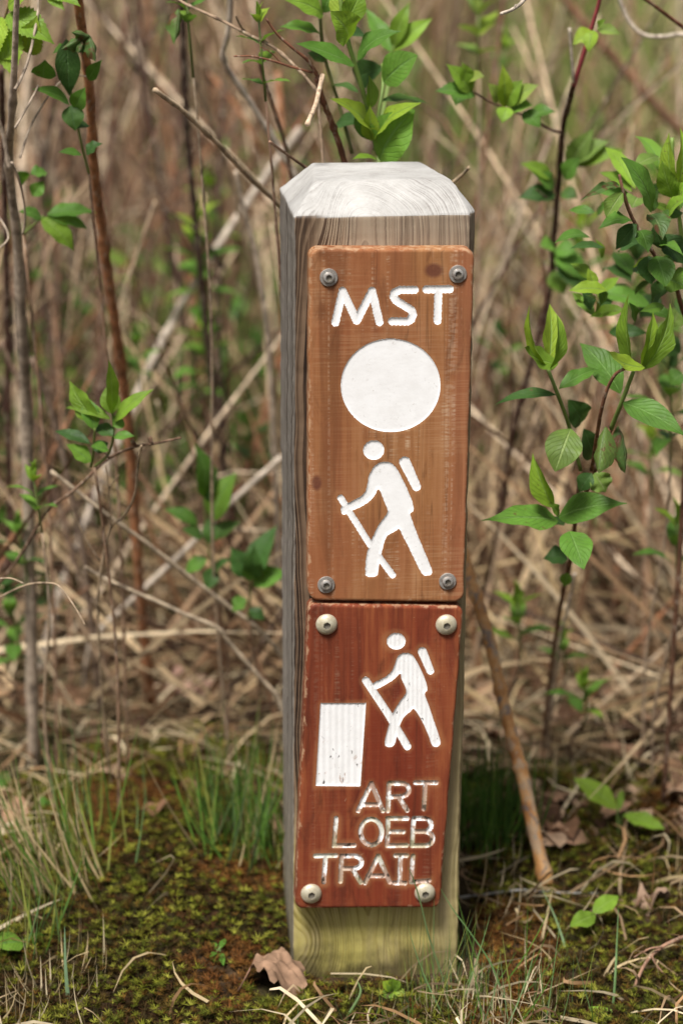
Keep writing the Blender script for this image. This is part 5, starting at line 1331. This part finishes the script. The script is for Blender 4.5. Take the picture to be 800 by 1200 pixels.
def make_moss():
    DL = G(326, 1163)
    m = MB()
    def star(x, y, size, col, hz, n, elmin, wid):
        z = hgt(x, y) + hz
        tl = Vector((random.gauss(0, .2), random.gauss(0, .2), 1))
        b = Vector((x, y, z))
        for k in range(n):
            an = 6.283 * k / n + random.uniform(-.2, .2)
            el = random.uniform(elmin, 1.0)
            d = (Vector((math.cos(an) * math.cos(el), math.sin(an) * math.cos(el), math.sin(el))) + tl * 0.15) * size * random.uniform(0.75, 1.15)
            s_ = Vector((-math.sin(an), math.cos(an), 0)) * size * wid
            f = random.uniform(0.75, 1.25)
            m.add([b - s_, b + s_, b + d * 0.55 + s_ * 0.8, b + d - Vector((0, 0, size * 0.12)), b + d * 0.55 - s_ * 0.8], [(0, 1, 2, 3, 4)], tuple(c * f for c in col))
    low = [(0.045, 0.032, 0.010), (0.06, 0.035, 0.012), (0.035, 0.032, 0.009), (0.075, 0.034, 0.013)]
    tip = [(0.19, 0.20, 0.02), (0.13, 0.125, 0.015), (0.10, 0.065, 0.014), (0.30, 0.30, 0.045), (0.15, 0.08, 0.016), (0.10, 0.115, 0.014)]
    def field(n1, n2, xr, yr, mask):
        for i in range(n1 + n2):
            x = random.uniform(*xr); y = random.uniform(*yr)
            if inside_post(x, y, 0.003): continue
            if (x - DL.x) ** 2 + (y - DL.y) ** 2 < 0.021 ** 2: continue
            k = mask(x, y) + 0.5 * mnoise.noise(Vector((x * 12, y * 12, 4)))
            if k < 0.4: continue
            rust = mnoise.noise(Vector((x * 8, y * 8, 9)))
            if i < n1: star(x, y, random.uniform(0.005, 0.009), random.choice(low if rust < 0.28 else [(0.15, 0.06, 0.016), (0.20, 0.095, 0.022), (0.08, 0.04, 0.013)]), random.uniform(-0.002, 0.006), 11, 0.0, 0.06)
            else:
                if rust > 0.33 and random.random() < 0.8: continue
                star(x, y, random.uniform(0.0042, 0.0065) * (1.35 if random.random() < 0.2 else 1), random.choice(tip), random.uniform(0.003, 0.012), 13, 0.0, 0.05)
    field(12000, 6500, (-0.33, 0.02), (-0.16, 0.58), lambda x, y: 1.4 - ((x + 0.13) / 0.16) ** 2 - max(0, (y - 0.28) / 0.25) ** 2)
    field(8500, 4200, (0.16, 0.5), (-0.16, 0.45), lambda x, y: 0.78 - 0.25 * abs(x - 0.3) / 0.2 + 0.15 * (y < 0.3))
    field(1900, 900, (-0.03, 0.2), (-0.14, -0.012), lambda x, y: 0.75)
    tag(m.build('moss', M['moss'], smooth=False), 'star shaped olive and rusty moss carpeting the ground', 'moss', kind='stuff')
make_moss()

def make_straw():
    """dead grass and thin twigs lying about"""
    m = MB()
    for _ in range(9000):
        far = random.random()
        y = -0.25 + 3.6 * far ** 1.5
        x = random.uniform(-0.5, 0.6) * (1 + 0.5 * max(0, y))
        if inside_post(x, y, 0.012): continue
        mossy = 1.25 - ((x + 0.13) / 0.15) ** 2 - max(0, (y - 0.15) / 0.25) ** 2 if x < 0.0 else 0
        if mossy > 0.3 and random.random() < 0.96: continue
        if -0.03 < x < 0.12 and -0.12 < y < 0 and random.random() < 0.6: continue
        if 0.16 < x < 0.5 and y < 0.5 and random.random() < 0.66: continue
        L_ = random.uniform(0.02, 0.085) if y < 0.45 else random.uniform(0.03, 0.16); an = random.random() * 6.28
        dx, dy = math.cos(an) * L_, math.sin(an) * L_
        if inside_post(x + dx, y + dy, 0.0): continue
        z0 = hgt(x, y) + random.uniform(0.001, 0.015); z1 = hgt(x + dx, y + dy) + random.uniform(0.0, 0.03)
        c = random.choice([ST, ST, SP, SP, (0.30, 0.20, 0.11), (0.20, 0.115, 0.06), (0.40, 0.29, 0.17), (0.36, 0.21, 0.10)]); f = random.uniform(0.6, 1.2)
        sg = Vector((random.gauss(0, 0.045), random.gauss(0, 0.045), random.uniform(-0.09, 0.0)))
        m.blade((x, y, z0), (x + dx, y + dy, z1), random.uniform(0.0012, 0.0034) * (1 + 0.25 * y), sg, tuple(q * f for q in c), 4, Vector((0, 0, 1)) if random.random() < 0.4 else None)
    tag(m.build('dry_straw', M['straw']), 'dead straw lying over the ground', 'straw', kind='stuff')
    m = MB()
    for _ in range(3200):
        far = random.random()
        y = 0.25 + 5 * far ** 1.4
        x = random.uniform(-0.5, 0.6) * (1 + 0.5 * max(0, y))
        if inside_post(x, y, 0.03): continue
        if y < 0.6 and x < 0.0 and random.random() < 0.8: continue
        s = random.uniform(0.02, 0.055); an = random.random() * 6.28
        d = Vector((math.cos(an), math.sin(an), random.uniform(-0.1, 0.5))).normalized() * s
        b = Vector((x, y, hgt(x, y) + 0.004))
        c = random.choice([(0.28, 0.165, 0.10), (0.19, 0.10, 0.055), (0.38, 0.255, 0.165), (0.11, 0.058, 0.034)]); f = random.uniform(0.7, 1.2)
        v, fc, uv = leaf_mesh(b, b + d, s * random.uniform(0.4, 0.75), (random.gauss(0, .4), random.gauss(0, .4), 1), droop=random.uniform(-0.2, 0.25), fold=random.uniform(-0.4, 0.5), wave=0.3, nu=5, nv=2, sh=0.5)
        m.add(v, fc, tuple(q * f for q in c), uv)
    tag(m.build('leaf_litter', M['litter']), 'fallen brown leaves under the dead stems', 'leaf litter', kind='stuff')
make_straw()

def make_brush():
    """the standing dry grass, dead stems and green undergrowth farther back"""
    def where(ymin, ymax, pw):
        y = ymin + (ymax - ymin) * random.random() ** pw
        hw = 0.27 * (y + 1.9) + 0.2
        return random.uniform(-hw, hw), y
    straw_c = [(0.60, 0.45, 0.27), (0.50, 0.355, 0.20), (0.70, 0.56, 0.37), (0.30, 0.185, 0.10), (0.42, 0.275, 0.16), (0.09, 0.045, 0.024), (0.17, 0.09, 0.045), (0.50, 0.37, 0.20), (0.055, 0.03, 0.018)]
    straw_c = [tuple(q * 1.08 for q in c) for c in straw_c]
    m = MB()
    n = 0
    while n < 400:
        x, y = where(0.7, 10, 1.5)
        dens = 0.5 + 1.3 * mnoise.noise(Vector((x * 1.6, y * 1.1, 3)))
        if x > 0.3 and y < 1.3: dens -= 0.2
        if random.random() > dens: continue
        n += 1
        hmax = random.uniform(0.4, 0.9) if y > 1.5 else random.uniform(0.2, 0.6)
        zone = mnoise.noise(Vector((x * 0.75 + 5, y * 0.45, 1))) + (0.25 if x < -0.1 else 0) + (0.35 if x > 0.9 and y > 2.5 else 0)
        if y > 1.6 and zone > 0.26: c0 = random.choice([(0.20, 0.11, 0.06), (0.12, 0.06, 0.035), (0.30, 0.18, 0.10), (0.42, 0.28, 0.17), (0.06, 0.035, 0.022)])
        elif y > 1.6 and zone < -0.2: c0 = random.choice([(0.20, 0.25, 0.05), (0.32, 0.31, 0.11), (0.15, 0.21, 0.04), (0.50, 0.40, 0.21)])
        else: c0 = random.choice(straw_c)
        ln = Vector((random.gauss(0, 0.35), random.gauss(0, 0.25), 0))
        wide = random.uniform(0.7, 1.7)
        for _ in range(random.randint(7, 20)):
            bx = x + random.gauss(0, 0.05); by = y + random.gauss(0, 0.05)
            h = hmax * random.uniform(0.45, 1.15)
            d = Vector((random.gauss(0, 0.35), random.gauss(0, 0.3), 1)) + ln
            d = d.normalized() * h
            f = random.uniform(0.55, 1.3)
            b = Vector((bx, by, hgt(bx, by) - 0.01))
            m.blade(b, b + d, random.uniform(0.003, 0.0065) * wide * (1 + 0.10 * y), Vector((random.gauss(0, .2), random.gauss(0, .2), -0.2)) * h * -1.3, tuple(q * f for q in c0), 5)
    # fallen and slanting straws, singly
    for _ in range(1500):
        x, y = where(0.5, 4.0, 1.5)
        h = random.uniform(0.2, 0.7)
        el = random.uniform(0.03, 0.9)
        an = random.random() * 6.28
        b = Vector((x, y, hgt(x, y) + random.uniform(0, 0.05)))
        d = Vector((math.cos(an) * math.cos(el), math.sin(an) * math.cos(el), math.sin(el))) * h
        if any(-0.12 < (b + d * q).x < 0.25 and (b + d * q).y < 0.32 for q in (0.3, 0.5, 0.7, 0.85, 1.0)) or (b + d).y < 0.12: continue
        f = random.uniform(0.6, 1.2)
        m.blade(b, b + d, random.uniform(0.003, 0.006), Vector((0, 0, random.uniform(-0.1, 0.02))), tuple(q * f for q in random.choice(straw_c)), 4, Vector((0, 0, 1)) if random.random() < 0.6 else None)
    tag(m.build('dry_grass', M['straw']), 'standing dry tan grass behind the post', 'dry grass', kind='stuff')
    m = MB()
    for kk in range(760):
        near = kk >= 420
        x, y = where(0.9, 8, 1.5) if not near else where(0.5, 2.4, 1.0)
        if x > 0 and random.random() < (0.6 if not near else 0.3): continue
        h = random.uniform(0.5, 1.3) if not near else random.uniform(0.3, 0.9)
        sl = 0.2 if not near else 0.55
        b = Vector((x, y, hgt(x, y) - 0.01))
        t = b + Vector((random.gauss(0, sl) * h, abs(random.gauss(0, sl)) * h if near else random.gauss(0, sl) * h, h))
        if near and -0.1 < t.x < 0.25 and y < 0.6: continue
        mid = (b + t) / 2 + Vector((random.gauss(0, .03), random.gauss(0, .03), 0))
        c = random.choice([(0.17, 0.09, 0.055), (0.30, 0.175, 0.105), (0.07, 0.038, 0.028), (0.42, 0.29, 0.18), (0.26, 0.115, 0.055), (0.60, 0.47, 0.33), (0.05, 0.028, 0.02), (0.50, 0.37, 0.24)] if near else [(0.17, 0.09, 0.055), (0.30, 0.175, 0.105), (0.07, 0.038, 0.028), (0.42, 0.29, 0.18), (0.26, 0.115, 0.055), (0.55, 0.43, 0.31), (0.05, 0.028, 0.02)]); f = random.uniform(0.75, 1.2)
        r = random.uniform(0.002, 0.0062) if not near else random.uniform(0.0012, 0.0032)
        m.tube(smooth_line([b, mid, t], 3), [r * (1.2 - 0.1 * i) for i in range(7)], 5, tuple(q * f for q in c))
        for _ in range(random.randint(0, 4)):
            q = b.lerp(t, random.uniform(0.2, 0.9)); an = random.random() * 6.28
            e = q + Vector((math.cos(an) * 0.6, math.sin(an) * 0.6, random.uniform(0.1, 0.9))) * random.uniform(0.1, 0.35)
            m.tube([q, (q + e) / 2 + Vector((0, 0, 0.01)), e], [r * 0.6, r * 0.5, r * 0.3], 4, tuple(x_ * f for x_ in c))
    tag(m.build('dead_brush', M['bark']), 'thicket of dead brown stems behind the post', 'brush', kind='stuff')
    m = MB()
    spots = 0
    while spots < 400:
        x, y = where(1.0, 9, 1.3)
        if mnoise.noise(Vector((x * 1.3, y * 0.9, 8))) < -0.05 + (0.14 if x < 0 else 0): continue
        spots += 1
        hh = random.uniform(0.02, 0.4)
        g = random.choice([(0.11, 0.24, 0.03), (0.075, 0.17, 0.025), (0.19, 0.29, 0.045)])
        for _ in range(random.randint(8, 20)):
            b = Vector((x + random.gauss(0, 0.06), y + random.gauss(0, 0.06), hgt(x, y) + hh * random.uniform(0.3, 1.2)))
            s = random.uniform(0.03, 0.065); an = random.random() * 6.28
            d = Vector((math.cos(an), math.sin(an), random.uniform(-0.2, 0.9))).normalized() * s
            f = random.uniform(0.7, 1.25)
            v, fc, uv = leaf_mesh(b, b + d, s * 0.45, (random.gauss(0, .4), random.gauss(0, .4), 1), nu=4, nv=2)
            m.add(v, fc, tuple(q * f for q in g), uv)
        for _ in range(22):
            b = Vector((x + random.gauss(0, 0.10), y + random.gauss(0, 0.10), 0)); b.z = hgt(b.x, b.y)
            h = random.uniform(0.1, 0.3)
            m.blade(b, b + Vector((random.gauss(0, .25), random.gauss(0, .25), 1)) * h, 0.006, Vector((0, 0, 0)), tuple(q * random.uniform(.7, 1.2) for q in (0.15, 0.23, 0.05)), 4)
    tag(m.build('undergrowth', M['grass']), 'scattered green undergrowth far behind the post', 'undergrowth', kind='stuff')
make_brush()
